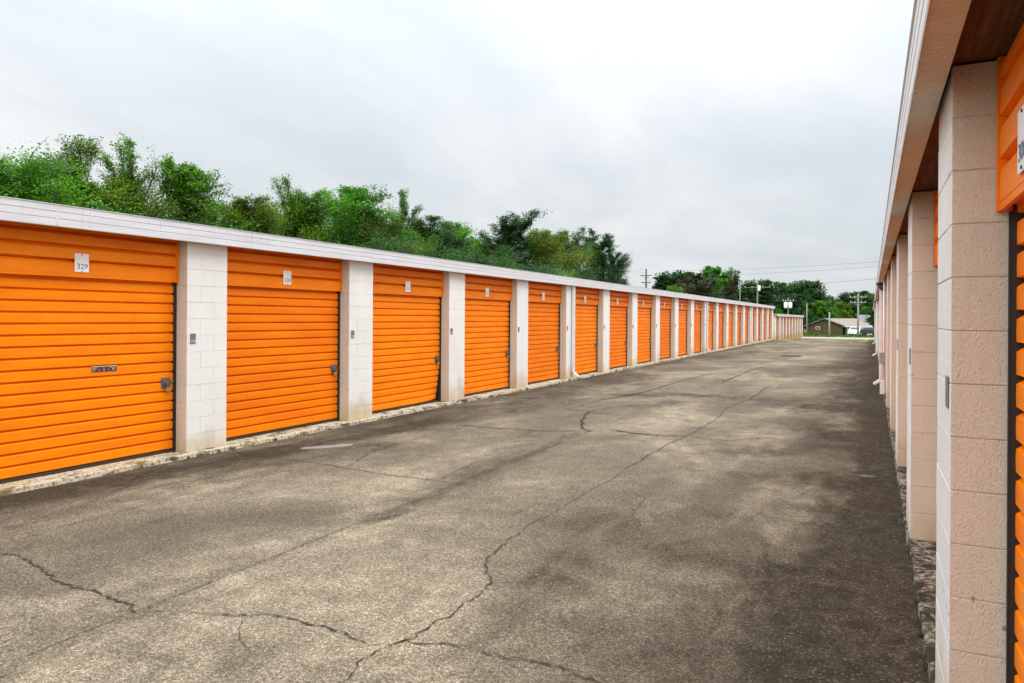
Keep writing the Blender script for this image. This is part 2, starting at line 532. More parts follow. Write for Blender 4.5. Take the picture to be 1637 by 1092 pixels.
def pavement():
    m = MB()
    xs = rng(-7.60, 0.45, 0.10)
    ys = rng(-8, 1, 1.0)[:-1] + rng(1, 9, 0.10)[:-1] + rng(9, 20, 0.25)[:-1] + rng(20, 64, 0.8)[:-1] + rng(64, 97, 3)
    S = strokes2d(STROKES); Pq = strokes2d(PALE)
    stain = []; pale = []
    for y in ys:
        for x in xs:
            m.v.append((x, y, gz(y) + 0.004 * noise.noise(Vector((x * 0.8, y * 0.5, 3)))))
            p = Vector((x, y))
            s = 0.0
            for q, w, k, bb in S:
                if bb[0] < x < bb[1] and bb[2] < y < bb[3]:
                    d = min(segd(p, a, b) for a, b in zip(q, q[1:]))
                    s = max(s, k * math.exp(-(d / w) ** 2 * 0.8)) + 0.25 * min(s, k * math.exp(-(d / w) ** 2 * 0.8))
            # the strip under each eave keeps damp algae
            s = max(s, 0.85 * math.exp(-((0.27 - x) / 0.55) ** 2), 0.42 * math.exp(-((x + 7.35) / 0.55) ** 2))
            stain.append(s)
            e = 0.0
            for q, w, k, bb in Pq:
                if bb[0] < x < bb[1] and bb[2] < y < bb[3]:
                    d = min(segd(p, a, b) for a, b in zip(q, q[1:]))
                    e = max(e, k * math.exp(-(d / w) ** 2 * 0.7))
            pale.append(e)
    k = len(xs)
    for j in range(len(ys) - 1):
        for i in range(k - 1):
            a = j * k + i
            m.face((a, a + 1, a + k + 1, a + k), 0, True)
    # wider lot past the end of the first row
    nb = len(stain)
    # ---- cracks and joints as thin strips laid on the slab
    r = random.Random(5)

    def strip(pts, w, mi, jit=0.012, wob=0.5):
        pts = [Vector(p) for p in pts]
        fine = [pts[0]]
        for a, b in zip(pts, pts[1:]):
            L = (b - a).length
            n = max(1, int(L / 0.025))
            if b.y > 14: n = max(1, int(L / 0.15))
            d = (b - a).normalized(); nn = Vector((-d.y, d.x))
            off = 0
            for i in range(1, n + 1):
                off = off * 0.75 + r.gauss(0, jit)
                q = a.lerp(b, i / n)
                fine.append(q + nn * (off if i < n else off * 0.3))
        n0 = len(m.v)
        for i, p in enumerate(fine):
            d = (fine[min(i + 1, len(fine) - 1)] - fine[max(i - 1, 0)]).normalized()
            nn = Vector((-d.y, d.x))
            e = min(1, i / 4, (len(fine) - 1 - i) / 4)
            ww = w * (0.25 + 0.75 * e) * (1 + wob * r.uniform(-1, 1)) * 0.5
            z = gz(p.y) + 0.0075
            for sgn in (-1, 1):
                q = p + nn * ww * sgn
                m.v.append((q.x, q.y, z)); stain.append(0.0); pale.append(0.0)
        for i in range(len(fine) - 1):
            a = n0 + 2 * i
            m.face((a, a + 2, a + 3, a + 1), mi)

    CR = [
        ([(-40, 885), (30, 888), (65, 912), (90, 930), (112, 940), (150, 945), (185, 962), (205, 976), (222, 981)], 0.013),
        ([(222, 981), (260, 978), (340, 979)], 0.004),
        ([(340, 980), (440, 985), (500, 1000), (560, 1022), (620, 1032), (640, 1027), (660, 1022), (690, 1000), (720, 985), (770, 950), (785, 935), (780, 910), (775, 895), (800, 875), (832, 848)], 0.010),
        ([(832, 848), (900, 812), (1010, 745)], 0.006),
        ([(640, 1027), (700, 1031), (740, 1032), (762, 1042)], 0.009),
        ([(626, 1032), (590, 1050), (570, 1070), (540, 1095), (520, 1120)], 0.008),
        ([(762, 1042), (850, 1058), (900, 1072), (960, 1092), (1000, 1110)], 0.010),
        ([(1010, 745), (1060, 715), (1095, 699), (1120, 685), (1148, 670), (1156, 657)], 0.012),
        ([(1156, 657), (1165, 650), (1200, 638), (1225, 620), (1242, 612)], 0.014),
        ([(975, 687), (1010, 693), (1060, 697), (1096, 698)], 0.022),
        ([(902, 655), (940, 658), (935, 665), (930, 675), (931, 685), (945, 690)], 0.025),
        ([(730, 680), (780, 684), (870, 689), (945, 690)], 0.016),
        ([(940, 658), (975, 651)], 0.014),
        ([(902, 655), (960, 640), (1030, 627), (1080, 612), (1140, 597)], 0.022),
        ([(1080, 634), (1150, 640), (1240, 641), (1310, 643)], 0.018),
        ([(555, 748), (600, 720), (650, 706), (700, 692), (745, 682), (830, 655)], 0.009),
        ([(650, 660), (720, 655), (800, 650), (870, 652)], 0.010),
        ([(1150, 615), (1160, 609), (1200, 592), (1230, 585)], 0.03),
        ([(0, 864), (40, 855), (170, 825)], 0.006),
        ([(1000, 780), (1030, 800), (1010, 825), (1040, 860)], 0.005),
        ([(700, 768), (760, 740), (800, 735), (850, 715)], 0.006),
        ([(1096, 698), (1160, 705), (1230, 700), (1290, 712)], 0.010),
        ([(400, 985), (380, 1010), (395, 1050)], 0.004),
        ([(150, 945), (175, 925), (230, 915)], 0.004),
        ([(785, 935), (830, 930), (870, 940)], 0.004),
        ([(1195, 562), (1208, 570), (1230, 571)], 0.05),
    ]
    for pts, w in CR:
        q = [G(*p).to_2d() for p in pts]
        strip(q, w * (0.9 if q[0].y < 9 else 1.35), 1, 0.010, 0.8)
    # saw-cut joints along and across the lane
    strip([Vector((-3.80, 0.6)), Vector((-3.82, 8)), Vector((-3.80, 30)), Vector((-3.8, 60))], 0.006, 1, 0.004, 0.4)
    for pts, w in [([(345, 715), (400, 727), (500, 740), (600, 757), (690, 768), (760, 778)], 0.011)]:
        strip([G(*p).to_2d() for p in pts], w, 1, 0.004, 0.3)
    strip([G(0, 872).to_2d(), G(300, 790).to_2d(), G(540, 748).to_2d()], 0.005, 2, 0.006)
    for Y in (26, 33.5, 42, 51):
        strip([Vector((-7.3, Y)), Vector((-4, Y + r.uniform(-.3, .3))), Vector((0.2, Y + r.uniform(-.3, .3)))], 0.03, 2, 0.01)
    o = m.build('pavement', [M_PAVE, M_CRACK, M_JOINT])
    o['kind'] = 'structure'
    for nm, arr in (('stain', stain), ('pale', pale)):
        at = o.data.attributes.new(nm, 'FLOAT', 'POINT')
        at.data.foreach_set('value', arr)
    return o


pavement()
sheet('apron', -30, 30, [97, 103, 108], M_APRON, 0.004, 6)
sheet('apron_side', -40, -7.6, [95.0, 97.0], M_APRON, 0.004, 2)
sheet('road', -120, 120, [112, 119], M_ROAD, -0.03, 4)


def grass_strip(name, x0, x1, y0, y1, count, seed):
    m = MB()
    xs = rng(x0, x1, 3.0); ys = rng(y0, y1, 1.0)
    for y in ys:
        for x in xs:
            m.v.append((x, y, gz(y) + 0.02 + 0.05 * noise.noise(Vector((x * .5, y * .8, 1)))))
    k = len(xs)
    for j in range(len(ys) - 1):
        for i in range(k - 1):
            a = j * k + i
            m.face((a, a + 1, a + k + 1, a + k))
    r = random.Random(seed)
    for _ in range(count):
        x = r.uniform(x0, x1); y = r.uniform(y0, y1); h = r.uniform(.06, .2); a = r.uniform(0, PI)
        dx, dy = math.cos(a) * .09, math.sin(a) * .09
        z = gz(y)
        m.quad((x - dx, y - dy, z), (x + dx, y + dy, z), (x + dx * .4 + .03, y + dy, z + h), (x - dx * .4 + .03, y - dy, z + h))
    o = m.build(name, M_GRASS)
    o['kind'] = 'stuff'
    props(o, 'strip of mown green grass between the lane end and the brown house', 'grass')
    return o


grass_strip('grass', -30, 20, 108, 146, 5000, 3)


# ------------------------------------------------------------------ storage buildings
P = 3.048            # bay
PW = 0.61            # pillar width
CH = 0.2032
WALLH = 2.64
DEPTH = 9.0
SILLZ = 0.055


def pillar_mesh(h=WALLH):
    m = MB()
    g = 0.0018
    d = 0.200
    rb = random.Random(2)
    n = int(math.ceil(h / CH))
    for i in range(n):
        z0 = i * CH; z1 = min(h, z0 + CH)
        cut = PW / 3 if i % 2 else 2 * PW / 3
        for (a, b) in ((0, cut), (cut, PW)):
            jx = rb.uniform(-.0012, .0012); jy = rb.uniform(0, .0012)
            m.box(-d, jx, a + (.0006 if a > 0 else jy), b - (.0006 if b < PW else jy), z0 + g, z1 - g, 0, 0.0024)
    m.box(-d + .006, -.0050, .0052, PW - .0052, 0, h - .003)
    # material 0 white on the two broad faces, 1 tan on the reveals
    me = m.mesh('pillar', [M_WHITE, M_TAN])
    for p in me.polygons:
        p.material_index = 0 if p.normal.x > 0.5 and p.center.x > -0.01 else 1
    return me


def corr(z0, z1, pitch, depth, x, flat=0.70):
    """corrugated curtain profile, ribs proud, sharp undercut below each"""
    pts = []
    z = z0
    while z < z1 - 1e-6:
        t = min(z + pitch, z1)
        pts += [(x - depth, z), (x - depth, z + pitch * 0.05), (x, z + pitch * 0.10), (x + .001, z + pitch * 0.45), (x, z + pitch * 0.80), (x - depth * .6, z + pitch * .93), (x - depth, z + pitch * .96)]
        z += pitch
    return [(a, min(b, z1)) for a, b in pts]


HZ = 2.07            # header bottom above the sill
BAY = P - PW


def door_mesh(dent=False):
    m = MB()
    y0, y1 = 0.030, BAY - 0.030
    pr = corr(0.035, 2.12, 0.1185, 0.034, -0.204)
    ys = rng(y0, y1, 0.2) if not dent else rng(y0, y1, 0.06)
    m.extrude(pr, y0, y1, 0, ys)
    if dent:
        for i, (x, y, z) in enumerate(m.v):
            k = max(0, 1 - (y1 - y) / 0.5) * max(0, 1 - z / 0.75)
            m.v[i] = (x - 0.05 * k ** 1.5, y - 0.07 * k, z + 0.012 * k)
    return m.mesh('roll_up_door', [M_ORANGE], True)


def header_mesh():
    m = MB()
    y0, y1 = 0.004, BAY - 0.004
    x = -0.148
    zt = WALLH
    for (a, b) in ((HZ + 0.02, HZ + 0.185), (HZ + 0.185, HZ + 0.34), (HZ + 0.34, HZ + 0.485), (HZ + 0.485, zt)):
        # each plank: proud face, slanting back at its foot
        prof = [(x - 0.055, a - 0.006), (x - 0.055, a), (x, a + 0.010), (x - .002, b - 0.040), (x - 0.05, b - 0.010)]
        m.extrude(prof, y0 + .03, y1 - .03)
    m.extrude([(x - 0.018, HZ + .012), (x - 0.018, HZ), (x - 0.002, HZ), (x - .002, HZ + .034)], y0, y1)
    # end angles
    for ya in (y0, y1 - 0.028):
        m.box(x - 0.075, x + 0.006, ya, ya + 0.028, HZ, zt)
    return m.mesh('door_header', [M_HEADER])


def track_mesh(k):
    m = MB()
    a, b = ((0.0, 0.034), (BAY - 0.034, BAY))[k]
    m.box(-0.26, -0.190, a + .001, b - .001, 0.0, 2.2)
    m.box(-0.190, -0.182, a + .001, b - .012 if a == 0 else b - .001, 0.0, 2.1)
    return m.mesh('door_track', [M_TRACK])


def seal_mesh():
    m = MB()
    m.box(-0.232, -0.196, 0.034, BAY - 0.034, 0.0, 0.034)
    return m.mesh('bottom_seal', [M_SEAL])


def latch_mesh():
    m = MB()
    x = -0.203
    m.box(x, x + .004, -0.07, 0.055, -0.06, 0.075, 0, 0.0015)
    m.box(x + .004, x + .016, -0.045, 0.035, -0.005, 0.055, 0, 0.003)
    m.box(x + .006, x + .020, -0.03, 0.115, 0.008, 0.034, 0, 0.003)
    m.tube([(x + .018, -.02, -.01), (x + .03, -.02, -.012), (x + .03, -.02, -.04)], .006, 6, 1)
    return m.mesh('latch', [M_STEEL, M_TRACK])


def padlock_mesh():
    m = MB()
    x = -0.174
    arc = [(x, 0.012 + 0.018 * math.cos(a), -0.02 + 0.028 * math.sin(a)) for a in [PI * k / 8 for k in range(9)]]
    m.tube([(x, .030, -.045)] + arc + [(x, -.006, -.045)], .005, 6)
    m.box(x - .012, x + .012, -.020, .044, -.095, -.045, 1, .004)
    return m.mesh('padlock', [M_STEEL, M_BRASS])


def text_faces(m, txt, size, M, mi, thick=0.0008):
    cu = bpy.data.curves.new('t', 'FONT')
    cu.body = txt; cu.size = size; cu.extrude = thick; cu.align_x = 'CENTER'; cu.align_y = 'CENTER'
    cu.resolution_u = 3
    o = bpy.data.objects.new('t', cu)
    col.objects.link(o)
    dg = bpy.context.evaluated_depsgraph_get()
    me = bpy.data.meshes.new_from_object(o.evaluated_get(dg))
    n = len(m.v)
    for v in me.vertices: m.v.append(tuple(M @ v.co))
    for p in me.polygons: m.face([n + i for i in p.vertices], mi)
    bpy.data.objects.remove(o); bpy.data.curves.remove(cu); bpy.data.meshes.remove(me)


# text lies in local xy; turn it to face +X with y reading left to right seen from +X
def face_px(x, y, z):
    # text right = +Y when seen from +X ; up = +Z ; normal = +X
    return Matrix(((0, 0, 1, x), (1, 0, 0, y), (0, 1, 0, z), (0, 0, 0, 1)))


def number_plate_mesh(txt):
    m = MB()
    m.box(0.0, 0.006, -0.078, 0.078, -0.10, 0.10, 0, 0.002)
    if txt: text_faces(m, txt, 0.082, face_px(0.0068, 0.004, -0.040), 1)
    for z in (0.086, -0.088):
        m.tube([(0.006, 0, z), (0.0095, 0, z)], 0.006, 8, 2)
    return m.mesh('number_plate', [M_PLATE, M_INK, M_TRACK])


def plaque_mesh(txt):
    m = MB()
    m.box(0.0, 0.006, -0.040, 0.040, -0.062, 0.062, 0, 0.002)
    if txt: text_faces(m, txt, 0.045, face_px(0.0068, 0, -0.034), 1)
    return m.mesh('unit_plaque', [M_PLAQUE, M_INKW])


def decal_mesh():
    m = MB()
    r = random.Random(3)
    m.box(0, 0.002, -0.145, 0.145, -0.032, 0.032, 0)
    m.box(0.002, 0.0028, -0.145, 0.145, 0.022, 0.031, 1)
    y = -0.135
    while y < 0.13:
        w = r.uniform(0.008, 0.02)
        if not (-0.005 < y < 0.02):
            for k in range(3):
                z = -0.022 + k * 0.014
                if r.random() < 0.75:
                    m.box(0.002, 0.0028, y, y + w * r.uniform(.5, 1), z, z + r.uniform(.006, .011), r.choice((2, 3, 1)))
        y += w + 0.005
    return m.mesh('decal', [simple('decal_dark', (0.05, 0.03, 0.07), .5), simple('decal_cream', (0.62, 0.55, 0.32), .5), simple('decal_red', (0.55, 0.10, 0.05), .5), simple('decal_pale', (0.62, 0.50, 0.55), .5)])


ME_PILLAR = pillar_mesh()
ME_DOOR = door_mesh(); ME_DOOR_DENT = door_mesh(True)
ME_HEADER = header_mesh(); ME_TRACKS = [track_mesh(0), track_mesh(1)]; ME_SEAL = seal_mesh()
ME_LATCH = latch_mesh(); ME_PAD = padlock_mesh(); ME_DECAL = decal_mesh()


def downspout(root, y, h, x=0.0, elbow=1, zb=0.0):
    m = MB()
    w, d = 0.10, 0.075
    m.box(x + .012, x + .012 + d, y, y + w, zb + 0.20, h, 0, 0.012)
    # ribs down the face
    for k in (0.3, 0.7):
        m.box(x + .012 + d - .002, x + .012 + d + .004, y + w * k - .006, y + w * k + .006, zb + .21, h - .01)
    # kicked-out shoe
    M = Matrix.Translation((x + .012 + d / 2, y + w / 2, zb + 0.21)) @ Matrix.Rotation(R(52), 4, 'Y')
    m.box(-d / 2, d / 2, -w / 2, w / 2, -0.02, 0.0, 0, 0, M)
    M2 = Matrix.Translation((x + .012 + d / 2, y + w / 2, zb + 0.20)) @ Matrix.Rotation(R(125), 4, 'Y')
    m.box(-d / 2, d / 2, -w / 2, w / 2, -0.03, 0.20, 0, 0.012, M2)
    o = m.build('downspout', M_PIPE, root)
    s = MB()
    for z in (zb + 0.5, zb + 1.5, h - .35):
        s.box(x + .002, x + .020 + d, y - .006, y + w + .006, z, z + .025, 0, .003)
    s.build('strap', M_PIPE, o)
    return o


def row_building(name, loc, rz, n, label, numbers, sill_out, sill_mat, plate_pos, topz=None, specials=None, first_no=None, spouts=(), lights=(), follow=False):
    """local frame: pillar fronts on x=0, yard on +x side, bays along +y"""
    specials = specials or {}
    root = empty(name, loc, rz, label, 'storage building')
    L = n * P + PW
    dz = 0.0
    rs = random.Random(len(name) + n)
    base = SILLZ
    # slab/sill with worn edge
    m = MB()
    ys = rng(-0.05, L + .05, 0.22)
    ring = []
    for y in ys:
        yw = (loc[1] + y) if not rz else (loc[1] - y)
        gzz = (gz(yw) - loc[2]) if follow else 0.0
        j = rs.uniform(-.006, .006)
        k = noise.noise(Vector((y * 1.3, 0, 1))) * .012
        ring.append([(-0.60, y, base), (sill_out - 0.015 + j + k, y, base + rs.uniform(-.004, .002)), (sill_out + j + k, y, base - .012), (sill_out + .006 + j + k, y, gzz - .03)])
    for row in ring: m.v += row
    for j in range(len(ys) - 1):
        for i in range(3):
            a = j * 4 + i
            m.face((a, a + 1, a + 5, a + 4))
    m.build('sill', sill_mat, root)
    # soffit strip, fascia, deck
    z_s = 2.62 + dz      # soffit underside, above ground
    fx0, fx1 = 0.025, 0.135
    m = MB()
    ys = rng(-0.15, L + .15, P)
    m.extrude([(fx1 - .004, z_s - .012), (fx1, z_s - .004), (fx1, z_s + .062), (fx1 - .006, z_s + .066), (fx1 + .001, z_s + .072), (fx1 + .001, z_s + .132), (fx1 - .006, z_s + .136),
               (fx1 + .002, z_s + .142), (fx1 + .002, z_s + .200), (fx1 + .010, z_s + .206), (fx1 + .010, z_s + .212), (fx1 - .06, z_s + .214)], 0, 0, 0, ys)
    for y in rng(P * .4, L - P * .4, P * 1.0)[::3]:
        m.box(fx1 - .002, fx1 + .0045, y, y + .02, z_s + .004, z_s + .198)
    m.build('fascia', M_FASCIA, root)
    m = MB()
    m.box(fx0, fx1 - .004, -0.15, L + .15, z_s, z_s + .01)
    m.box(fx0, fx0 + .012, -0.15, L + .15, z_s + .01, z_s + .07)
    m.build('soffit', M_SOFFIT, root)
    m = MB()
    m.box(-0.9, fx0 + .05, -0.1, L + .1, base + WALLH + .008, base + WALLH + .05)
    m.build('roof_deck', M_WOOD, root)
    # rear and end walls, roof
    zt = base + WALLH
    m = MB()
    m.box(-DEPTH, -DEPTH + .2, 0, L, -.7, zt - .02)
    m.box(-DEPTH + .2, -.205, -0.003, .197, -.7, zt - .002)
    m.box(-DEPTH + .2, -.205, L - .197, L + .003, -.7, zt - .002)
    m.build('wall', M_WHITE, root)
    m = MB()
    a = -DEPTH - .2
    zr = z_s + .195
    n0 = len(m.v)
    m.v += [(fx1 - .01, -.14, zr), (fx1 - .01, L + .14, zr), (a, L + .14, zr - .16), (a, -.14, zr - .16),
            (fx1 - .01, -.14, zr - .08), (fx1 - .01, L + .14, zr - .08), (a, L + .14, zr - .24), (a, -.14, zr - .24)]
    for f in ((0, 1, 2, 3), (7, 6, 5, 4), (0, 4, 5, 1), (1, 5, 6, 2), (2, 6, 7, 3), (3, 7, 4, 0)): m.face([n0 + i for i in f])
    m.build('roof', M_ROOF, root)
    # pillars
    for i in range(n + 1):
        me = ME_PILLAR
        yw = loc[1] + i * P
        if follow:
            g = gz(yw) - loc[2]
            if g < -0.05:
                ph = WALLH + (SILLZ - (g + .02))
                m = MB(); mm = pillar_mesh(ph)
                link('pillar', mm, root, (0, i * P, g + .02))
                continue
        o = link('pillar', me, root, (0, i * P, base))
        if numbers and i < n:
            key = first_no + i - 1 if first_no else None
            txt = str(key) if key is not None and i < 14 else ''
            if i in (2, 3): txt = txt
            pl = link('unit_plaque', plaque_mesh(txt) if i < 10 else ME_PLQ, o, (0.001, 0.085 if not rz else PW - .085, 1.385))
    for i in range(n):
        y = i * P + PW
        yw = loc[1] + y
        g = (gz(yw) - loc[2]) if follow else 0
        dm = ME_DOOR_DENT if i in specials.get('dent', ()) else ME_DOOR
        d = link('roll_up_door', dm, root, (0, y, base))
        link('bottom_seal', ME_SEAL, d)
        for mt_ in ME_TRACKS: link('door_track', mt_, d)
        jz = rs.uniform(-.01, .01)
        yl = BAY - .13
        la = link('latch', ME_LATCH, d, (0, yl, 0.83 + jz))
        if rs.random() < .85 or i < 8: link('padlock', ME_PAD, d, (0, yl, 0.83 + jz))
        if i in specials.get('decal', ()):
            link('decal', ME_DECAL, d, (-0.2005, 1.22 + .30, 1.070))
        h = link('door_header', ME_HEADER, root, (0, y, base))
        if numbers or plate_pos:
            txt = str(first_no + i) if first_no and i < 14 else ''
            me = number_plate_mesh(txt) if (first_no and i < 14) else ME_PLT
            yy = BAY / 2 if plate_pos is None else plate_pos
            link('number_plate', me, h, (-0.145, yy, HZ + .155))
    for y, zb in spouts: downspout(root, y, z_s, zb=zb)
    for y in lights:
        m = MB()
        zt_ = z_s - .005
        # wedge shaped wall lamp housing
        v = [(0.003, -.13), (0.003, .13)]
        n0 = len(m.v)
        for yy in (-.13, .13):
            m.v += [(0.003, y + yy, zt_), (0.175, y + yy * .85, zt_), (0.175, y + yy * .85, zt_ - .03), (0.06, y + yy, zt_ - .19), (0.003, y + yy, zt_ - .20)]
        m.face([n0 + i for i in range(5)]); m.face([n0 + 5 + i for i in range(5)][::-1])
        for i in range(5):
            j = (i + 1) % 5
            m.face((n0 + i, n0 + 5 + i, n0 + 5 + j, n0 + j))
        o = m.build('wall_lamp', M_DARKBOX, root, recalc=True)
        m = MB()
        m.quad((0.168, y - .10, zt_ - .044), (0.168, y + .10, zt_ - .044), (0.068, y + .11, zt_ - .183), (0.068, y - .11, zt_ - .183))
        m.build('lens', M_PLATE, o, loc=(.003, 0, -.003))
    return root


ME_PLT = number_plate_mesh('')
ME_PLQ = plaque_mesh('')

LX = -7.454
LN = 24
left = row_building('storage_building', (LX, 6.10 - 4 * P, 0), 0, LN - 1,
                    'long left row of orange roll up doors between white block pillars', True, 0.09, M_SILL, None,
                    specials=dict(decal=(3,), dent=(5,)), first_no=326,
                    spouts=((8 * P + PW - .25, 0.0), (14 * P + PW - .25, 0), (19 * P + PW - .25, 0)))
# right row faces the other way
NR = 27
YA = 3.22
Yroot = YA + PW + (NR - 2) * P
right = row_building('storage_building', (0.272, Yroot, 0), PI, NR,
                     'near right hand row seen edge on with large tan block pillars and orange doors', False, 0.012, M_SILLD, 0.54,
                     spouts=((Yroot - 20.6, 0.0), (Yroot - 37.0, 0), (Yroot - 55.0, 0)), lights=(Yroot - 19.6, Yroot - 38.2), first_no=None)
# plates on the near right doors carry a number; a conduit and meter box run down one pillar
low = row_building('storage_building', (LX - .02, 66.4, -0.62), 0, 9,
                   'short lower row of orange doors beyond the end of the long left hand row', False, 0.06, M_SILL, None, follow=True,
                   spouts=((1 * P + PW - .3, -0.1),))


def conduit():
    m = MB()
    x0 = 0.272
    y = 17.55
    m.tube([(x0 - .025, y, SILLZ + .02), (x0 - .025, y, 2.6)], .022, 8)
    o = m.build('conduit', M_PIPE, right)
    o.matrix_parent_inverse = right_inv
    m = MB()
    m.box(x0 - .115, x0 - .006, y - .1, y + .1, 0.78, 1.02, 0, .006)
    b = m.build('meter_box', simple('meter_box_grey', (0.30, 0.31, 0.33), .5), o)
    m = MB()
    m.box(x0 - .10, x0 - .006, y - .08, y + .08, 0.12, 0.42, 0, .006)
    m.build('junction_box', M_PIPE, o)


right_inv = (Matrix.Translation((0.272, Yroot, 0)) @ Matrix.Rotation(PI, 4, 'Z')).inverted()
conduit()

# pillar plaques on the near right row (seen edge on)
m = MB()
m.box(0, .006, -.04, .04, -.062, .062, 0, .002)
for i in (NR - 2, NR - 3, NR - 4):
    for ch in right.children:
        if ch.name.startswith('pillar') and abs(ch.location.y - i * P) < .01:
            link('unit_plaque', ME_PLQ, ch, (0.001, PW - .10 if False else PW - .085, 1.385))
me329 = number_plate_mesh('300')
for ch in right.children:
    if ch.name.startswith('door_header') and ch.location.y > (NR - 3) * P:
        for c2 in ch.children: c2.data = me329


# ------------------------------------------------------------------ trees
LEAFN, LEAFS = 1.9, 0.64
def cg(rr, k=1.5):
    return max(-k, min(k, rr.gauss(0, 1)))


def leaf_quads(m, c, r, size, n, rr, axis=None, stretch=1.0):
    """a flattish spray: leaves lie near one tilted plane, so its top catches the light"""
    n = int(n * LEAFN); size = size * LEAFS
    nrm = Vector((rr.gauss(0, .35), rr.gauss(0, .35), 1)).normalized()
    u = nrm.orthogonal().normalized()
    w = nrm.cross(u)
    for _ in range(n):
        p = u * (cg(rr) * r) + w * (cg(rr) * r) + nrm * (cg(rr) * r * .33)
        if axis is not None: p += axis * rr.uniform(-stretch, stretch)
        p += c
        s = size * rr.uniform(.65, 1.3)
        ln = (nrm + Vector((rr.gauss(0, .5), rr.gauss(0, .5), rr.gauss(0, .4)))).normalized()
        a = ln.orthogonal().normalized()
        a = Matrix.Rotation(rr.uniform(0, 6.28), 3, ln) @ a
        b = ln.cross(a)
        a = a * s; b = b * s * .55
        dr = Vector((0, 0, -s * .25))
        n0 = len(m.v)
        m.v += [tuple(p - a), tuple(p + b - a * .1), tuple(p + a + dr), tuple(p - b - a * .1)]
        m.face((n0, n0 + 1, n0 + 2, n0 + 3))


def tree_meshes(seed, H, Rc, base, style, leaf, size, dens, mat):
    """style: dict(elev, limbs, shape) ; crown starts at base*H"""
    rr = random.Random(seed)
    tb = MB(); lf = MB()
    tr = 0.03 * H ** 1.05
    lean = Vector((rr.uniform(-.05, .05), rr.uniform(-.05, .05), 0))
    tp = []
    nT = 7
    for i in range(nT):
        z = H * .88 * i / (nT - 1)
        tp.append(Vector((lean.x * z + rr.gauss(0, .02) * z * .5, lean.y * z + rr.gauss(0, .02) * z * .5, z)))
    tb.tube(tp, [max(.02, tr * (1 - .9 * i / (nT - 1)) * (1.3 if i == 0 else 1)) for i in range(nT)], 7)

    def trunk_at(z):
        t = max(0, min(nT - 1.001, z / (H * .88) * (nT - 1)))
        i = int(t)
        return tp[i].lerp(tp[i + 1], t - i)

    NL = style['limbs']
    for k in range(NL):
        u = (k + rr.random()) / NL
        z = H * (base + (0.90 - base) * u)
        f = style['shape'](u)
        L = Rc * f * rr.uniform(.75, 1.15)
        az = k * 2.4 + rr.uniform(-.5, .5)
        el = style['elev'] * rr.uniform(.6, 1.3) + u * .5
        d = Vector((math.cos(az) * math.cos(el), math.sin(az) * math.cos(el), math.sin(el)))
        p = trunk_at(z)
        pts = [p.copy()]
        seg = 5
        for s in range(seg):
            d = (d + Vector((rr.gauss(0, .12), rr.gauss(0, .12), rr.gauss(0, .08) + style.get('curl', .06)))).normalized()
            p = p + d * L / seg
            pts.append(p.copy())
        r0 = max(.018, tr * .35 * f * (1 - u * .6))
        tb.tube(pts, [r0 * (1 - .8 * i / seg) + .006 for i in range(seg + 1)], 5, 0, False)
        # twigs with leaf sprays
        for s in range(1, seg + 1):
            nt = style.get('twigs', 3)
            for q in range(nt):
                t0 = pts[s - 1].lerp(pts[s], rr.random())
                td = (d * .5 + Vector((rr.gauss(0, .7), rr.gauss(0, .7), rr.gauss(0, .45) + style.get('tup', .25)))).normalized()
                tl = L * rr.uniform(.16, .36) * style.get('tl', 1)
                te = t0 + td * tl
                tb.tube([t0, t0.lerp(te, .5) + Vector((0, 0, .02 * tl)), te], [.012, .009, .004], 3, 0, False)
                if rr.random() < style.get('gap', .06): continue
                nn = int(dens * rr.uniform(.5, 1.5))
                leaf_quads(lf, t0.lerp(te, .62), tl * style.get('fl', .22) * 1.15 + .05, size, nn, rr, td * tl * .5)
    zs = sorted(v[2] for v in lf.v)
    k = H / zs[int(len(zs) * .997)]
    for q in (tb, lf): q.v = [(x * k, y * k, z * k) for x, y, z in q.v]
    kp = [i for i, f in enumerate(lf.f) if lf.v[f[0]][2] < H * 1.015]
    lf.f = [lf.f[i] for i in kp]; lf.m = [lf.m[i] for i in kp]; lf.sm = [lf.sm[i] for i in kp]
    me_t = tb.mesh('trunk', [M_BARK])
    me_c = lf.mesh('crown', [mat])
    return me_t, me_c


rounds = lambda u: (0.35 + 1.1 * math.sin(PI * min(1, .18 + u * .78))) * .8
cone = lambda u: 1.15 - .95 * u
col_ = lambda u: .75 + .3 * math.sin(PI * u) - .35 * u
ST_ROUND = dict(elev=.35, limbs=26, shape=rounds, twigs=4, tup=.15, gap=.05)
ST_AIRY = dict(elev=.75, limbs=20, shape=lambda u: 1.25 - .35 * u, twigs=4, tup=.9, tl=.95, gap=.12, fl=.13, curl=.16)
ST_SPIKY = dict(elev=.7, limbs=26, shape=col_, twigs=5, tup=.5, tl=1.2, gap=.04, fl=.10, curl=.12)
ST_DENSE = dict(elev=.25, limbs=30, shape=rounds, twigs=5, tup=.05, gap=.0, fl=.3)
ST_BUSH = dict(elev=.5, limbs=26, shape=rounds, twigs=5, tup=.3, gap=.0, fl=.32, tl=1.2)

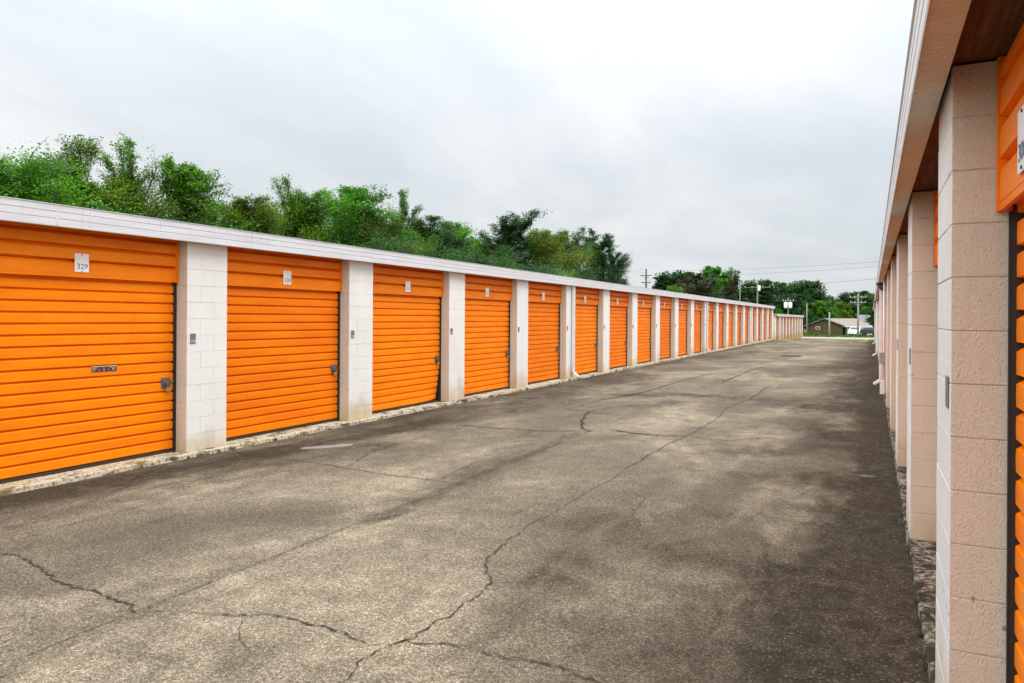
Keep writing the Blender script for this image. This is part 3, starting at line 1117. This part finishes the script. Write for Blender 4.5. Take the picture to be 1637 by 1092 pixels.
PROTO = {
    'airy': tree_meshes(1, 8.0, 2.3, .25, ST_AIRY, 0, .065, 38, M_LEAF),
    'airy_y': tree_meshes(2, 8.0, 2.4, .20, ST_AIRY, 0, .07, 48, M_LEAF_Y),
    'spiky': tree_meshes(3, 8.0, 2.5, .20, ST_SPIKY, 0, .075, 46, M_LEAF),
    'broad': tree_meshes(4, 8.0, 3.2, .22, ST_DENSE, 0, .085, 56, M_LEAF_B),
    'bright': tree_meshes(5, 8.0, 2.7, .22, ST_ROUND, 0, .080, 68, M_LEAF_B),
    'dark': tree_meshes(6, 8.0, 2.6, .22, ST_ROUND, 0, .085, 66, M_LEAF_D),
    'dark2': tree_meshes(7, 8.0, 2.3, .20, ST_AIRY, 0, .085, 62, M_LEAF_D),
    'olive': tree_meshes(8, 8.0, 2.9, .18, ST_DENSE, 0, .08, 58, M_LEAF_Y),
    'bush': tree_meshes(9, 4.0, 2.3, .10, ST_BUSH, 0, .085, 60, M_LEAF_D),
    'bush_y': tree_meshes(10, 4.0, 2.3, .10, ST_BUSH, 0, .085, 60, M_LEAF),
}
LEAFN, LEAFS = 1.2, 0.95
PROTO |= {
    'far_dark': tree_meshes(11, 12.0, 5.5, .12, ST_DENSE, 0, .30, 34, M_LEAF_D),
    'far_dark2': tree_meshes(12, 12.0, 5.0, .12, ST_ROUND, 0, .30, 44, M_LEAF_D),
    'far_bright': tree_meshes(13, 12.0, 5.0, .08, ST_DENSE, 0, .30, 34, M_LEAF_B),
    'far_russet': tree_meshes(14, 12.0, 4.6, .15, ST_ROUND, 0, .28, 30, M_LEAF_R),
    'far_airy': tree_meshes(15, 12.0, 4.0, .25, ST_AIRY, 0, .22, 15, M_LEAF_R),
    'far_olive': tree_meshes(16, 12.0, 5.0, .06, ST_DENSE, 0, .30, 34, M_LEAF_O),
}


def place_tree(kind, loc, H, wid, rz, name, label, cat='tree', group=None):
    h0 = 4.0 if kind.startswith('bush') else (12.0 if kind.startswith('far') else 8.0)
    root = empty(name, loc, rz, label, cat, group)
    s = H / h0
    root.scale = (s * wid, s * wid, s)
    t, c = PROTO[kind]
    link('trunk', t, root); link('crown', c, root)
    return root


def hgt(px, py, Y):
    return AT(px, py, Y)


rt = random.Random(21)
TG = 'trees in the row behind the long left hand building'
# (kind, px of crown centre, py of top, X line, width factor, label)
ROW = [
    ('broad', 20, 246, -18.5, 1.05, 'wide flat topped green tree at the left edge above the white fascia'),
    ('airy_y', 130, 222, -18.5, 0.85, 'tall sparse tree with upright wispy shoots, second crown from the left edge'),
    ('airy', 195, 222, -19.5, 0.85, 'tallest wispy tree with thin leafy spires behind the first number plate'),
    ('olive', 170, 292, -18.0, 0.85, 'olive green leafy tree low in front of the tall wispy spires'),
    ('spiky', 305, 262, -18.5, 0.95, 'spiky green tree with feathery points standing above the first pillar'),
    ('olive', 385, 318, -18.5, 0.9, 'low yellowish tree in the dip right of the spiky feathery tree'),
    ('airy', 445, 282, -19.0, 0.9, 'thin topped tree above the second orange door'),
    ('spiky', 490, 312, -18.5, 0.8, 'small feathery tree between the thin topped one and the bright green one'),
    ('bright', 560, 298, -19.0, 1.15, 'bright green rounded tree in the middle of the row'),
    ('olive', 605, 348, -18.0, 0.85, 'yellow olive tree just right of and below the bright green rounded one'),
    ('airy', 645, 303, -21.0, 0.8, 'loose leaved tree poking up behind the yellow olive one'),
    ('dark', 690, 348, -19.0, 0.9, 'dark green tree above the third orange door'),
    ('bright', 725, 355, -19.0, 0.8, 'mid green tree with a ragged top before the dip in the row'),
    ('dark', 770, 385, -19.5, 0.8, 'lowest tree of the row, in the dip beside a tall dark one'),
    ('dark2', 820, 335, -19.5, 1.4, 'tall dark tree with open top standing right of the dip'),
    ('olive', 872, 370, -19.0, 0.9, 'olive green crown between the two tall dark trees at the right end'),
    ('dark', 905, 372, -20.5, 0.9, 'dark spreading tree second from the right end of the row'),
    ('dark2', 955, 364, -20.5, 1.15, 'last dark tree at the right end of the row next to open sky'),
    ('dark', 978, 400, -20.5, 0.6, 'small dark tree hugging the last one at the right end of the row'),
]
for kind, px, py, X, wd, lab in ROW:
    d = ray(px, py)
    t = X / d.x
    p = Vector((X, d.y * t, EYE + d.z * t))
    place_tree(kind, (X, p.y, -0.02), p.z * 1.0, wd * 8.0 / p.z * (p.z / 8.0) ** .8 * (1.12 if kind[:4] != 'broa' else 1.0), rt.uniform(0, 6.28), 'tree', lab, 'tree', TG)
# thicket filling the row under the crowns
k = 0
y = 2.0
while y < 43:
    X = -17.2 + rt.uniform(-.8, .8)
    kd = 'bush_y' if k % 3 == 0 else 'bush'
    H = 4.0 + rt.uniform(-.3, .5) + (y / 66) * .9
    s = place_tree(kd, (X, y, -0.02), H, 1.0, rt.uniform(0, 6.28), 'shrub', 'leafy thicket shrub filling in under the tree row behind the long left building', 'shrub', 'thicket shrubs behind the long left building')
    y += 2.3 + y * .012
    k += 1
y = 10.0
while y < 53:
    place_tree('bush', (-20.5 + rt.uniform(-.8, .8), y, -0.02), 4.5 + y * .012 + rt.uniform(-.3, .6), 1.1, rt.uniform(0, 6.28), 'shrub', 'leafy thicket shrub filling in under the tree row behind the long left building', 'shrub', 'thicket shrubs behind the long left building')
    y += 3.6

FG = 'far trees beyond the end of the lane'
FAR = [
    ('far_dark', 1085, 436, 150, 1.0, 'dark rounded tree at the left of the far group beyond the roof'),
    ('far_dark2', 1062, 448, 150, 0.8, 'low dark tree on the left flank of the far group'),
    ('far_bright', 1080, 458, 120, 0.55, 'small vivid green tree low above the roof in front of the far group'),
    ('far_russet', 1118, 436, 145, 0.85, 'brownish russet tree in the far group'),
    ('far_bright', 1142, 427, 165, 0.75, 'bright green crown at the top of the far group'),
    ('far_airy', 1170, 434, 150, 0.9, 'nearly bare tree showing sky at the right of the bright far crown'),
    ('far_dark', 1160, 462, 160, 0.8, 'dark bushy tree under the nearly bare one'),
    ('far_dark', 1212, 449, 170, 0.9, 'dark tree behind the pole with the wide crossarm'),
    ('far_dark2', 1190, 462, 165, 0.8, 'dark tree just left of the pole with the wide crossarm'),
    ('far_dark2', 1245, 452, 175, 0.9, 'dark tree right of the pole with the wide crossarm'),
    ('far_dark', 1282, 450, 180, 0.95, 'large dark tree left of the open sky gap near the lane end'),
    ('far_dark2', 1265, 470, 165, 0.9, 'dark lower tree behind the transformer pole'),
    ('far_dark', 1300, 462, 175, 0.6, 'right flank dark tree beside the open sky gap'),
    ('far_dark', 1325, 475, 215, 0.9, 'distant low dark tree in the sky gap over the green trees'),
    ('far_dark2', 1350, 478, 215, 0.8, 'distant second dark tree in the sky gap over the green trees'),
    ('far_bright', 1312, 481, 172, 0.9, 'bright green rounded tree behind the brown house gable'),
    ('far_olive', 1345, 483, 172, 0.9, 'green tree with a yellow orange tinted top behind the beige roof'),
    ('far_bright', 1330, 492, 168, 0.7, 'middle green tree squeezed between the bright and yellow tinted ones'),
    ('far_dark', 1362, 468, 200, 0.85, 'dark tree behind the pale pole with two crossarms'),
    ('far_dark2', 1380, 466, 195, 0.9, 'dark tree at the right, beside the near building eave'),
    ('far_bright', 1385, 491, 180, 0.7, 'light green tree low beside the near building eave'),
    ('far_dark', 1295, 500, 160, 0.6, 'dark shrubby tree left of the brown house'),
    ('far_dark2', 1232, 486, 150, 0.7, 'dark shrubby tree above the end of the long roof'),
    ('far_bright', 1245, 494, 120, 0.35, 'small light green bush peeping over the step between the two left rows'),
    ('far_dark', 1395, 470, 190, 0.9, 'dark tree mostly hidden by the near building'),
    ('far_dark2', 1405, 480, 150, 0.7, 'dark tree right behind the near building corner'),
    ('far_dark2', 1278, 492, 150, 0.55, 'dark low tree above the lower row roof'),
]
for kind, px, py, Y, wd, lab in FAR:
    p = AT(px, py, Y)
    z0 = gz(Y) - .1
    H = p.z - z0
    s = H / 12
    place_tree(kind, (p.x, Y, z0), H, wd * 1.05, rt.uniform(0, 6.28), 'tree', lab, 'tree', FG)
# hedge line closing the view far off
m = MB()
rh = random.Random(9)
for i in range(2600):
    x = rh.uniform(-190, 60); 
    h = 5.0 + 2.0 * noise.noise(Vector((x * .05, 0, 0)))
    z = rh.random() ** .8 * h
    leaf_quads(m, Vector((x, 236 + rh.uniform(-3, 3), -1.4 + z)), .9, .6, 7, rh)
o = m.build('far_woodland', M_LEAF_D)
props(o, 'dark band of distant woodland closing the horizon behind everything', 'woodland', kind='stuff')


# ------------------------------------------------------------------ utility poles and wires
def pole(px, top, Y, label, arms, mat, rad=.14, extra=None, base=None):
    p = AT(px, top, Y)
    z0 = gz(Y) - .3
    H = p.z - z0
    root = empty('utility_pole', (p.x, Y, z0), 0, label, 'utility pole')
    m = MB()
    m.tube([(0, 0, 0), (0, 0, H * .5), (0, 0, H)], [rad, rad * .85, rad * .7], 10)
    m.build('post', mat, root)
    for (dz, w) in arms:
        a = MB()
        a.box(-w / 2, w / 2, -.16, -.05, H - dz - .06, H - dz + .06, 0, .01)
        for sx in (-1, 1):
            a.tube([(sx * w * .28, -.11, H - dz - .05), (0, -.13, H - dz - .6)], .025, 5)
        ar = a.build('crossarm', mat, root)
        b = MB()
        for sx in (-.46, -.2, .2, .46):
            b.tube([(sx * w, -.1, H - dz + .06), (sx * w, -.1, H - dz + .13), (sx * w, -.1, H - dz + .20)], [.03, .055, .03], 8)
        b.build('insulator', M_PLATE, ar)
    if extra == 'transformer':
        a = MB()
        a.tube([(.28, -.1, H - 1.9), (.28, -.1, H - 1.85), (.28, -.1, H - 1.05), (.28, -.1, H - 1.0)], [.18, .22, .22, .15], 12)
        a.build('transformer', M_PLATE, root)
    if extra == 'double':
        for sx in (-.33, .33):
            a = MB()
            a.tube([(sx, -.15, H - 1.6), (sx, -.15, H - 1.55), (sx, -.15, H - .75), (sx, -.15, H - .7)], [.22, .27, .27, .18], 12)
            a.build('transformer', M_PLATE, root)
    return root


pole(1033, 430, 110, 'dark utility pole with two short crossarms standing in open sky above the long roof', [(1.0, 1.9), (2.1, 1.6)], M_POLED, .17)
pole(1211, 447, 125, 'utility pole with a wide pale crossarm in front of dark far trees', [(1.3, 4.2)], M_POLE, .16, 'transformer')
pole(1183, 458, 128, 'thin bare pole just left of the wide crossarm pole', [], M_POLE2, .08)
pole(1260, 476, 118, 'short pole carrying two pale transformers above the lower row', [(.5, 1.6)], M_POLE, .12, 'double')
pole(1290, 485, 120, 'thin pale pole just past the end of the lower row', [], M_POLE2, .09)
pole(1326, 499, 118, 'short thick pole standing in the grass before the brown house', [], M_POLE2, .15)
pole(1372, 470, 122, 'pale utility pole with two crossarms in front of the porch', [(.5, 2.4), (1.3, 2.2)], M_POLE2, .16)


def wire(a, b, sag, label, r=.013):
    a = Vector(a); b = Vector(b)
    pts = []
    for i in range(15):
        t = i / 14
        p = a.lerp(b, t); p.z -= sag * 4 * t * (1 - t)
        pts.append(p)
    m = MB()
    m.tube(pts, r, 5)
    o = m.build('power_line', M_WIRE)
    props(o, label, 'power line', 'power lines over the end of the lane')


WG = [
    (AT(1085, 432, 140), AT(1460, 414, 100), .35, 'uppermost faint power line crossing the sky near the right eave'),
    (AT(1085, 440, 140), AT(1460, 422, 100), .35, 'second faint power line just under the uppermost one'),
    (AT(1211, 456, 124.6), AT(1480, 437, 60), .3, 'power line rising from the wide crossarm pole toward the right eave'),
    (AT(1211, 466, 124.6), AT(1372, 474, 121.8), .3, 'slack power line between the wide crossarm pole and the pale pole'),
    (AT(1372, 474, 121.8), AT(1480, 452, 60), .2, 'power line from the pale pole upper crossarm to the right eave'),
    (AT(1372, 480, 121.8), AT(1480, 462, 60), .2, 'power line from the pale pole lower crossarm to the right eave'),
    (AT(1033, 436, 109.8), AT(700, 400, 160), .6, 'faint line leading left from the dark pole'),
    (AT(1033, 443, 109.8), AT(1211, 458, 124.8), .8, 'line from the dark pole to the wide crossarm pole'),
    (AT(1033, 447, 109.8), AT(1260, 482, 117.8), .8, 'sagging line passing in front of the russet tree'),
    (AT(1260, 480, 117.8), AT(1372, 484, 121.8), .4, 'line between the transformer pole and the pale pole'),
]
for a, b, s, lab in WG: wire(a, b, s, lab)

# ------------------------------------------------------------------ houses beyond the lane
M_BRN = simple('house_brown_boards', (0.090, 0.055, 0.022), 0.85, 0, 0.3, 2)
M_RTAN = simple('shingle_beige', (0.25, 0.205, 0.175), .9, 0, .25, 3)
M_RGREY = simple('shingle_grey', (0.17, 0.17, 0.18), .9, 0, .25, 3)
M_TRIM = simple('trim_white', (0.75, 0.73, 0.70), .5)


def house():
    Y = 140.0
    z0 = gz(Y)
    def X(px): return AT(px, 520, Y).x
    def Z(py): return AT(1340, py, Y).z
    root = empty('house', (X(1338), Y, z0), 0, 'low brown house with a beige roof and a white post porch beyond the grass', 'house')
    ox, oy, oz = X(1338), Y, z0
    xl, xr, xe = X(1290) - ox, X(1347) - ox, X(1392) - ox
    ze = Z(521) - oz; zp = Z(511) - oz
    xm = (xl + xr) / 2
    # gabled wing facing the lane
    m = MB()
    n = len(m.v)
    for yy in (0.0, 11.0):
        m.v += [(xl, yy, -.4), (xr, yy, -.4), (xr, yy, ze), (xm, yy, zp), (xl, yy, ze)]
    m.face((0, 1, 2, 3, 4)); m.face((9, 8, 7, 6, 5))
    for i in range(5):
        j = (i + 1) % 5
        m.face((i, i + 5, j + 5, j))
    m.box(xr, xe - .6, 3.6, 11, -.4, ze)
    w = m.build('wall', M_BRN, root)
    rf = MB()
    for sx, (xa, xb) in ((-1, (xl - .5, xm)), (1, (xm, xr + .4))):
        za = ze - .12 if sx < 0 else zp + .10
        zb = zp + .10 if sx < 0 else ze - .10
        n = len(rf.v)
        rf.v += [(xa, -.5, za), (xb, -.5, zb), (xb, 11.4, zb), (xa, 11.4, za), (xa, -.5, za + .14), (xb, -.5, zb + .14), (xb, 11.4, zb + .14), (xa, 11.4, za + .14)]
        for f in ((0, 3, 2, 1), (4, 5, 6, 7), (0, 1, 5, 4), (1, 2, 6, 5), (2, 3, 7, 6), (3, 0, 4, 7)): rf.face([n + i for i in f])
    rf.build('roof', M_RGREY, root)
    # main roof, ridge across the view, hipped right end, over the porch
    rf = MB()
    n = 0
    x0 = xr - 1.9; x1 = xe + .3; xr1 = X(1366) - ox
    rf.v += [(xr - .2, .2, ze + .02), (x1, .2, ze + .02), (x1, 11.4, ze + .02), (x0, 11.4, ze + .02), (x0 - .6, 5.5, Z(509) - oz), (xr1, 5.5, Z(509) - oz), (x0, 3, ze + .02)]
    rf.face((0, 1, 5, 4)); rf.face((1, 2, 5)); rf.face((2, 3, 4, 5)); rf.face((0, 4, 6))
    rf.build('roof', M_RTAN, root)
    t = MB()
    t.box(xr - .2, x1, .16, .34, ze - .20, ze - .01)
    t.box(x1 - .14, x1, .34, 11.3, ze - .20, ze - .01)
    t.build('eave_board', M_TRIM, root)
    for px in (1355.5, 1366, 1371, 1378, 1387):
        q = MB(); xx = X(px) - ox
        q.box(xx - .09, xx + .09, .5, .68, -.3, ze - .2, 0, .01)
        q.build('porch_post', M_TRIM, root)
    for a, b in ((1356.5, 1361), (1380, 1385)):
        q = MB(); xa = X(a) - ox; xb = X(b) - ox
        q.box(xa - .05, xb + .05, 3.52, 3.598, .9, 2.2)
        f = q.build('window', M_TRIM, root)
        q = MB(); q.box(xa + .05, xb - .05, 3.48, 3.518, 1.0, 2.1)
        q.build('pane', M_GLASS, f)
    q = MB(); xa = X(1350) - ox
    q.box(xa, xa + .95, 3.5, 3.598, -.1, 2.1)
    q.build('door', M_TRIM, root)
    q = MB(); xa = X(1304) - ox
    q.box(xa, xa + .7, -.06, -.003, 1.0, 1.5)
    f = q.build('window', M_TRIM, root)
    q = MB(); q.box(xa + .08, xa + .62, -.085, -.0601, 1.07, 1.43)
    q.build('pane', M_GLASS, f)


house()


def house_back():
    Y = 158.0
    z0 = gz(Y)
    a = AT(1366, 503, Y); b = AT(1412, 503, Y); e = AT(1366, 514, Y).z
    root = empty('house', (a.x, Y, z0), 0, 'grey roofed house half hidden behind the beige roofed one at the right', 'house')
    w = b.x - a.x; zt = a.z - z0; ze = e - z0
    m = MB(); m.box(.5, w - .5, .5, 8, -.3, ze); m.build('wall', M_TRIM, root)
    m = MB()
    m.v += [(0, 0, ze), (w, 0, ze), (w, 8.5, ze), (0, 8.5, ze), (.8, 4.2, zt), (w - .8, 4.2, zt)]
    for f in ((0, 1, 5, 4), (1, 2, 5), (2, 3, 4, 5), (3, 0, 4)): m.face(f)
    m.build('roof', M_RGREY, root)
    m = MB(); m.box(2, 3.4, .44, .498, 1.0, 2.1)
    f = m.build('window', M_GLASS, root)


house_back()


def car(px, Y, rz, mat, label, L=4.5):
    p = AT(px, 530, Y)
    root = empty('parked_car', (p.x, Y, gz(Y) + .02), rz, label, 'car')
    W = 1.76
    side = [(-L / 2, .35), (-L / 2, .75), (-L / 2 + .1, .92), (-.95 * L / 4.5 - .75, .98), (-.95, 1.42), (.55, 1.45), (1.25, 1.0), (L / 2 - .25, .86), (L / 2, .68), (L / 2, .32)]
    m = MB()
    n = len(side)
    for sy, ins in ((-W / 2, 1), (W / 2, 1)):
        for (x, z) in side:
            tuck = .16 if z > 1.2 else 0
            m.v.append((x, sy * (1 - tuck), z))
    m.face(list(range(n))[::-1]); m.face([n + i for i in range(n)])
    for i in range(n):
        j = (i + 1) % n
        m.face((i, j, j + n, i + n))
    body = m.build('body', mat, root, recalc=True)
    m = MB()
    for sy in (-1, 1):
        y0 = sy * (W / 2 * .985); y1 = sy * (W / 2 * .86)
        m.quad((-1.25, y0 * .985 + sy * .02, 1.04), (.95, y0 * .985 + sy * .02, 1.04), (.45, y1 + sy * .012, 1.38), (-.85, y1 + sy * .012, 1.38))
    m.quad((1.20, -.72, 1.06), (1.20, .72, 1.06), (.63, .66, 1.42), (.63, -.66, 1.42))
    m.quad((-1.62, .70, 1.02), (-1.62, -.70, 1.02), (-1.05, -.66, 1.39), (-1.05, .66, 1.39))
    m.build('window', M_GLASS, root)
    for x in (-L / 2 + .85, L / 2 - .85):
        for sy in (-1, 1):
            w = MB()
            w.tube([(x, sy * (W / 2 - .2), .32), (x, sy * (W / 2 + .01), .32)], .32, 16)
            wo = w.build('wheel', M_TRACK, root)
            r_ = MB()
            r_.tube([(x, sy * (W / 2 + .01), .32), (x, sy * (W / 2 + .02), .32)], .19, 12)
            r_.build('rim', M_STEEL, wo)
    for sy in (-1, 1):
        h = MB(); h.box(L / 2 - .04, L / 2 + .015, sy * .66 - .16, sy * .66 + .16, .62, .76, 0, .01)
        h.build('headlight', M_PLATE, root)


car(1368, 137, R(-97), simple('car_white_paint', (.75, .75, .74), .25), 'white car parked before the porch with the white posts')
car(1387, 136.6, R(-160), simple('car_dark_paint', (.03, .035, .045), .2), 'dark car parked to the right of the white one')

# ------------------------------------------------------------------ small things on the lane
gp = G(1265, 569.5)
root = empty('drain_grate', (gp.x, gp.y, 0), 0, 'dark iron storm drain grate set in the pavement far down the lane', 'drain grate')
m = MB()
m.box(-.45, .45, -.45, -.38, .006, .02); m.box(-.45, .45, .38, .45, .006, .02); m.box(-.45, -.38, -.38, .38, .006, .02); m.box(.38, .45, -.38, .38, .006, .02)
m.build('frame', M_TRACK, root)
m = MB()
for i in range(8):
    x = -.35 + i * .094
    m = MB()
    m.box(x, x + .045, -.38, .38, .006, .017)
    m.build('bar', M_TRACK, root)
m = MB(); m.box(-.38, .38, -.38, .38, .0045, .0055); m.build('pit', M_CRACK, root)


def kerb(px, py, z, L, rz, label):
    g = G(px, py, z)
    m = MB()
    prof = [(-.09, 0), (-.075, .11), (.075, .11), (.09, 0)]
    n0 = 0
    for x in (-L / 2, L / 2):
        for (a, b) in prof: m.v.append((x, a, b))
    for i in range(3): m.face((i, i + 1, i + 5, i + 4))
    m.face((0, 3, 2, 1)); m.face((4, 5, 6, 7)); m.face((0, 4, 7, 3))
    o = m.build('painted_kerb', M_YELLOW, loc=(g.x, g.y, gz(g.y)), recalc=True)
    o.rotation_euler[2] = rz
    props(o, label, 'kerb', 'yellow painted kerb blocks')


kerb(1243, 541.5, -.05, 2.4, R(10), 'yellow painted kerb block at the foot of the step between the two left rows')
kerb(1254, 544, -.25, 1.0, R(10), 'short yellow kerb block before the second pillar of the lower row')
kerb(1384, 545, -.55, 2.2, R(90), 'yellow painted kerb block at the far right near the lane end')

def weed_mesh(seed, mat):
    r = random.Random(seed)
    m = MB()
    for _ in range(26):
        a = r.uniform(0, 6.28); L = r.uniform(.02, .06); w = r.uniform(.002, .005)
        d = Vector((math.cos(a), math.sin(a), 0)); n_ = Vector((-d.y, d.x, 0)) * w
        b = Vector((r.uniform(-.02, .02), r.uniform(-.02, .02), 0))
        k = b + d * L * .5 + Vector((0, 0, L * .8)); e = b + d * L + Vector((0, 0, L * .6))
        m.quad(b - n_, b + n_, k + n_, k - n_); m.quad(k - n_, k + n_, e + n_ * .2, e - n_ * .2)
    return m.mesh('weed_tuft', [mat])


WD = [weed_mesh(1, M_LEAF_D), weed_mesh(2, M_LEAF_R)]
rw = random.Random(12)
for side, X, ysw in (('right', .262, [4.1, 4.5, 5.0, 5.9, 7.2, 8.6, 10.3, 12.5, 15.0]), ('left', -7.355, [6.05, 6.5, 7.9, 9.3, 11.8, 14.2, 17.0, 20.2, 24.0])):
    for yy in ysw:
        o = link('weed_tuft', WD[rw.randrange(2)], None, (X + rw.uniform(-.008, .004), yy, .003))
        o.rotation_euler[2] = rw.uniform(0, 6.28)
        o.scale = (rw.uniform(.5, .9),) * 3
        props(o, 'tiny green weed tuft in the gap at the foot of the %s row' % side, 'weed', 'weeds at the foot of the %s row' % side)

# ------------------------------------------------------------------ sky and sun
w = bpy.data.worlds.new('World')
sc.world = w
w.use_nodes = True
nt = w.node_tree
nt.nodes.clear()
SUN_EL, SUN_AZ = R(52), R(50)             # azimuth measured from +Y toward +X
N = nt.nodes.new; Lk = nt.links.new
out = N('ShaderNodeOutputWorld'); bg = N('ShaderNodeBackground')
sky = N('ShaderNodeTexSky'); sky.sky_type = 'NISHITA'; sky.sun_disc = False
sky.sun_elevation = SUN_EL; sky.sun_rotation = SUN_AZ
sky.air_density = 1.0; sky.dust_density = 2.0
tc = N('ShaderNodeTexCoord'); sep = N('ShaderNodeSeparateXYZ')
Lk(tc.outputs['Generated'], sep.inputs[0])


def wm(op, a, b=0.0, clamp=False):
    nd = N('ShaderNodeMath'); nd.operation = op; nd.use_clamp = clamp
    for i, v in enumerate((a, b)):
        if isinstance(v, bpy.types.NodeSocket): Lk(v, nd.inputs[i])
        else: nd.inputs[i].default_value = v
    return nd.outputs[0]


zc = wm('MAXIMUM', sep.outputs[2], 0.0)
den = wm('ADD', zc, 0.18)
ux = wm('DIVIDE', sep.outputs[0], den); uy = wm('DIVIDE', sep.outputs[1], den)
cmb = N('ShaderNodeCombineXYZ'); Lk(ux, cmb.inputs[0]); Lk(uy, cmb.inputs[1])


def wn(scale, detail, rough, dist, loc):
    mp = N('ShaderNodeMapping'); Lk(cmb.outputs[0], mp.inputs[0]); mp.inputs['Location'].default_value = loc
    mp.inputs['Rotation'].default_value = (0, 0, R(35)); mp.inputs['Scale'].default_value = (1, .55, 1)
    n_ = N('ShaderNodeTexNoise'); Lk(mp.outputs[0], n_.inputs[0])
    n_.inputs['Scale'].default_value = scale; n_.inputs['Detail'].default_value = detail
    n_.inputs['Roughness'].default_value = rough; n_.inputs['Distortion'].default_value = dist
    return n_.outputs[0]


def wr(fac, stops):
    r_ = N('ShaderNodeValToRGB'); Lk(fac, r_.inputs[0])
    e = r_.color_ramp.elements
    while len(e) < len(stops): e.new(.5)
    for el, (p, c) in zip(e, stops): el.position = p; el.color = (*c, 1)
    return r_.outputs[0]


cl = wm('ADD', wm('MULTIPLY', wn(.75, 5, .5, .5, (2.3, .4, 0)), .75), wm('MULTIPLY', wn(2.6, 6, .55, .3, (5, 1, 0)), .25))
cc = wr(cl, [(.38, (6.2, 6.75, 7.15)), (.49, (7.2, 7.55, 7.8)), (.60, (8.7, 8.75, 8.8))])
# overcast luminance rises toward the zenith
grad = wm('ADD', 0.96, wm('MULTIPLY', wm('POWER', zc, 2.0), 3.0))
grad = wm('MULTIPLY', grad, wm('ADD', 1.0, wm('MULTIPLY', wm('MAXIMUM', wm('MULTIPLY', sep.outputs[1], -1.0), 0.0), 1.3)))  # sky behind the camera made brighter, added to light the tan pillar sides
vm = N('ShaderNodeVectorMath'); vm.operation = 'SCALE'
Lk(cc, vm.inputs[0]); Lk(grad, vm.inputs['Scale'])
mx = N('ShaderNodeMix'); mx.data_type = 'RGBA'
mx.inputs[0].default_value = .92
Lk(sky.outputs[0], mx.inputs[6]); Lk(vm.outputs[0], mx.inputs[7])
Lk(mx.outputs[2], bg.inputs[0])
bg.inputs[1].default_value = 0.10
Lk(bg.outputs[0], out.inputs[0])

sd = bpy.data.lights.new('sun', 'SUN')
sd.energy = 1.5
sd.angle = R(24)
sd.color = (1, .96, .9)
so = bpy.data.objects.new('sun', sd)
col.objects.link(so)
dirv = Vector((math.sin(SUN_AZ) * math.cos(SUN_EL), math.cos(SUN_AZ) * math.cos(SUN_EL), math.sin(SUN_EL)))
so.rotation_euler = (-dirv).to_track_quat('-Z', 'Y').to_euler()
so.location = (5, 5, 30)

sc.view_settings.view_transform = 'Standard'
sc.view_settings.look = 'None'
sc.view_settings.exposure = 0.12
sc.view_settings.gamma = 1.0
sc.render.resolution_x = 1024
sc.render.resolution_y = 683
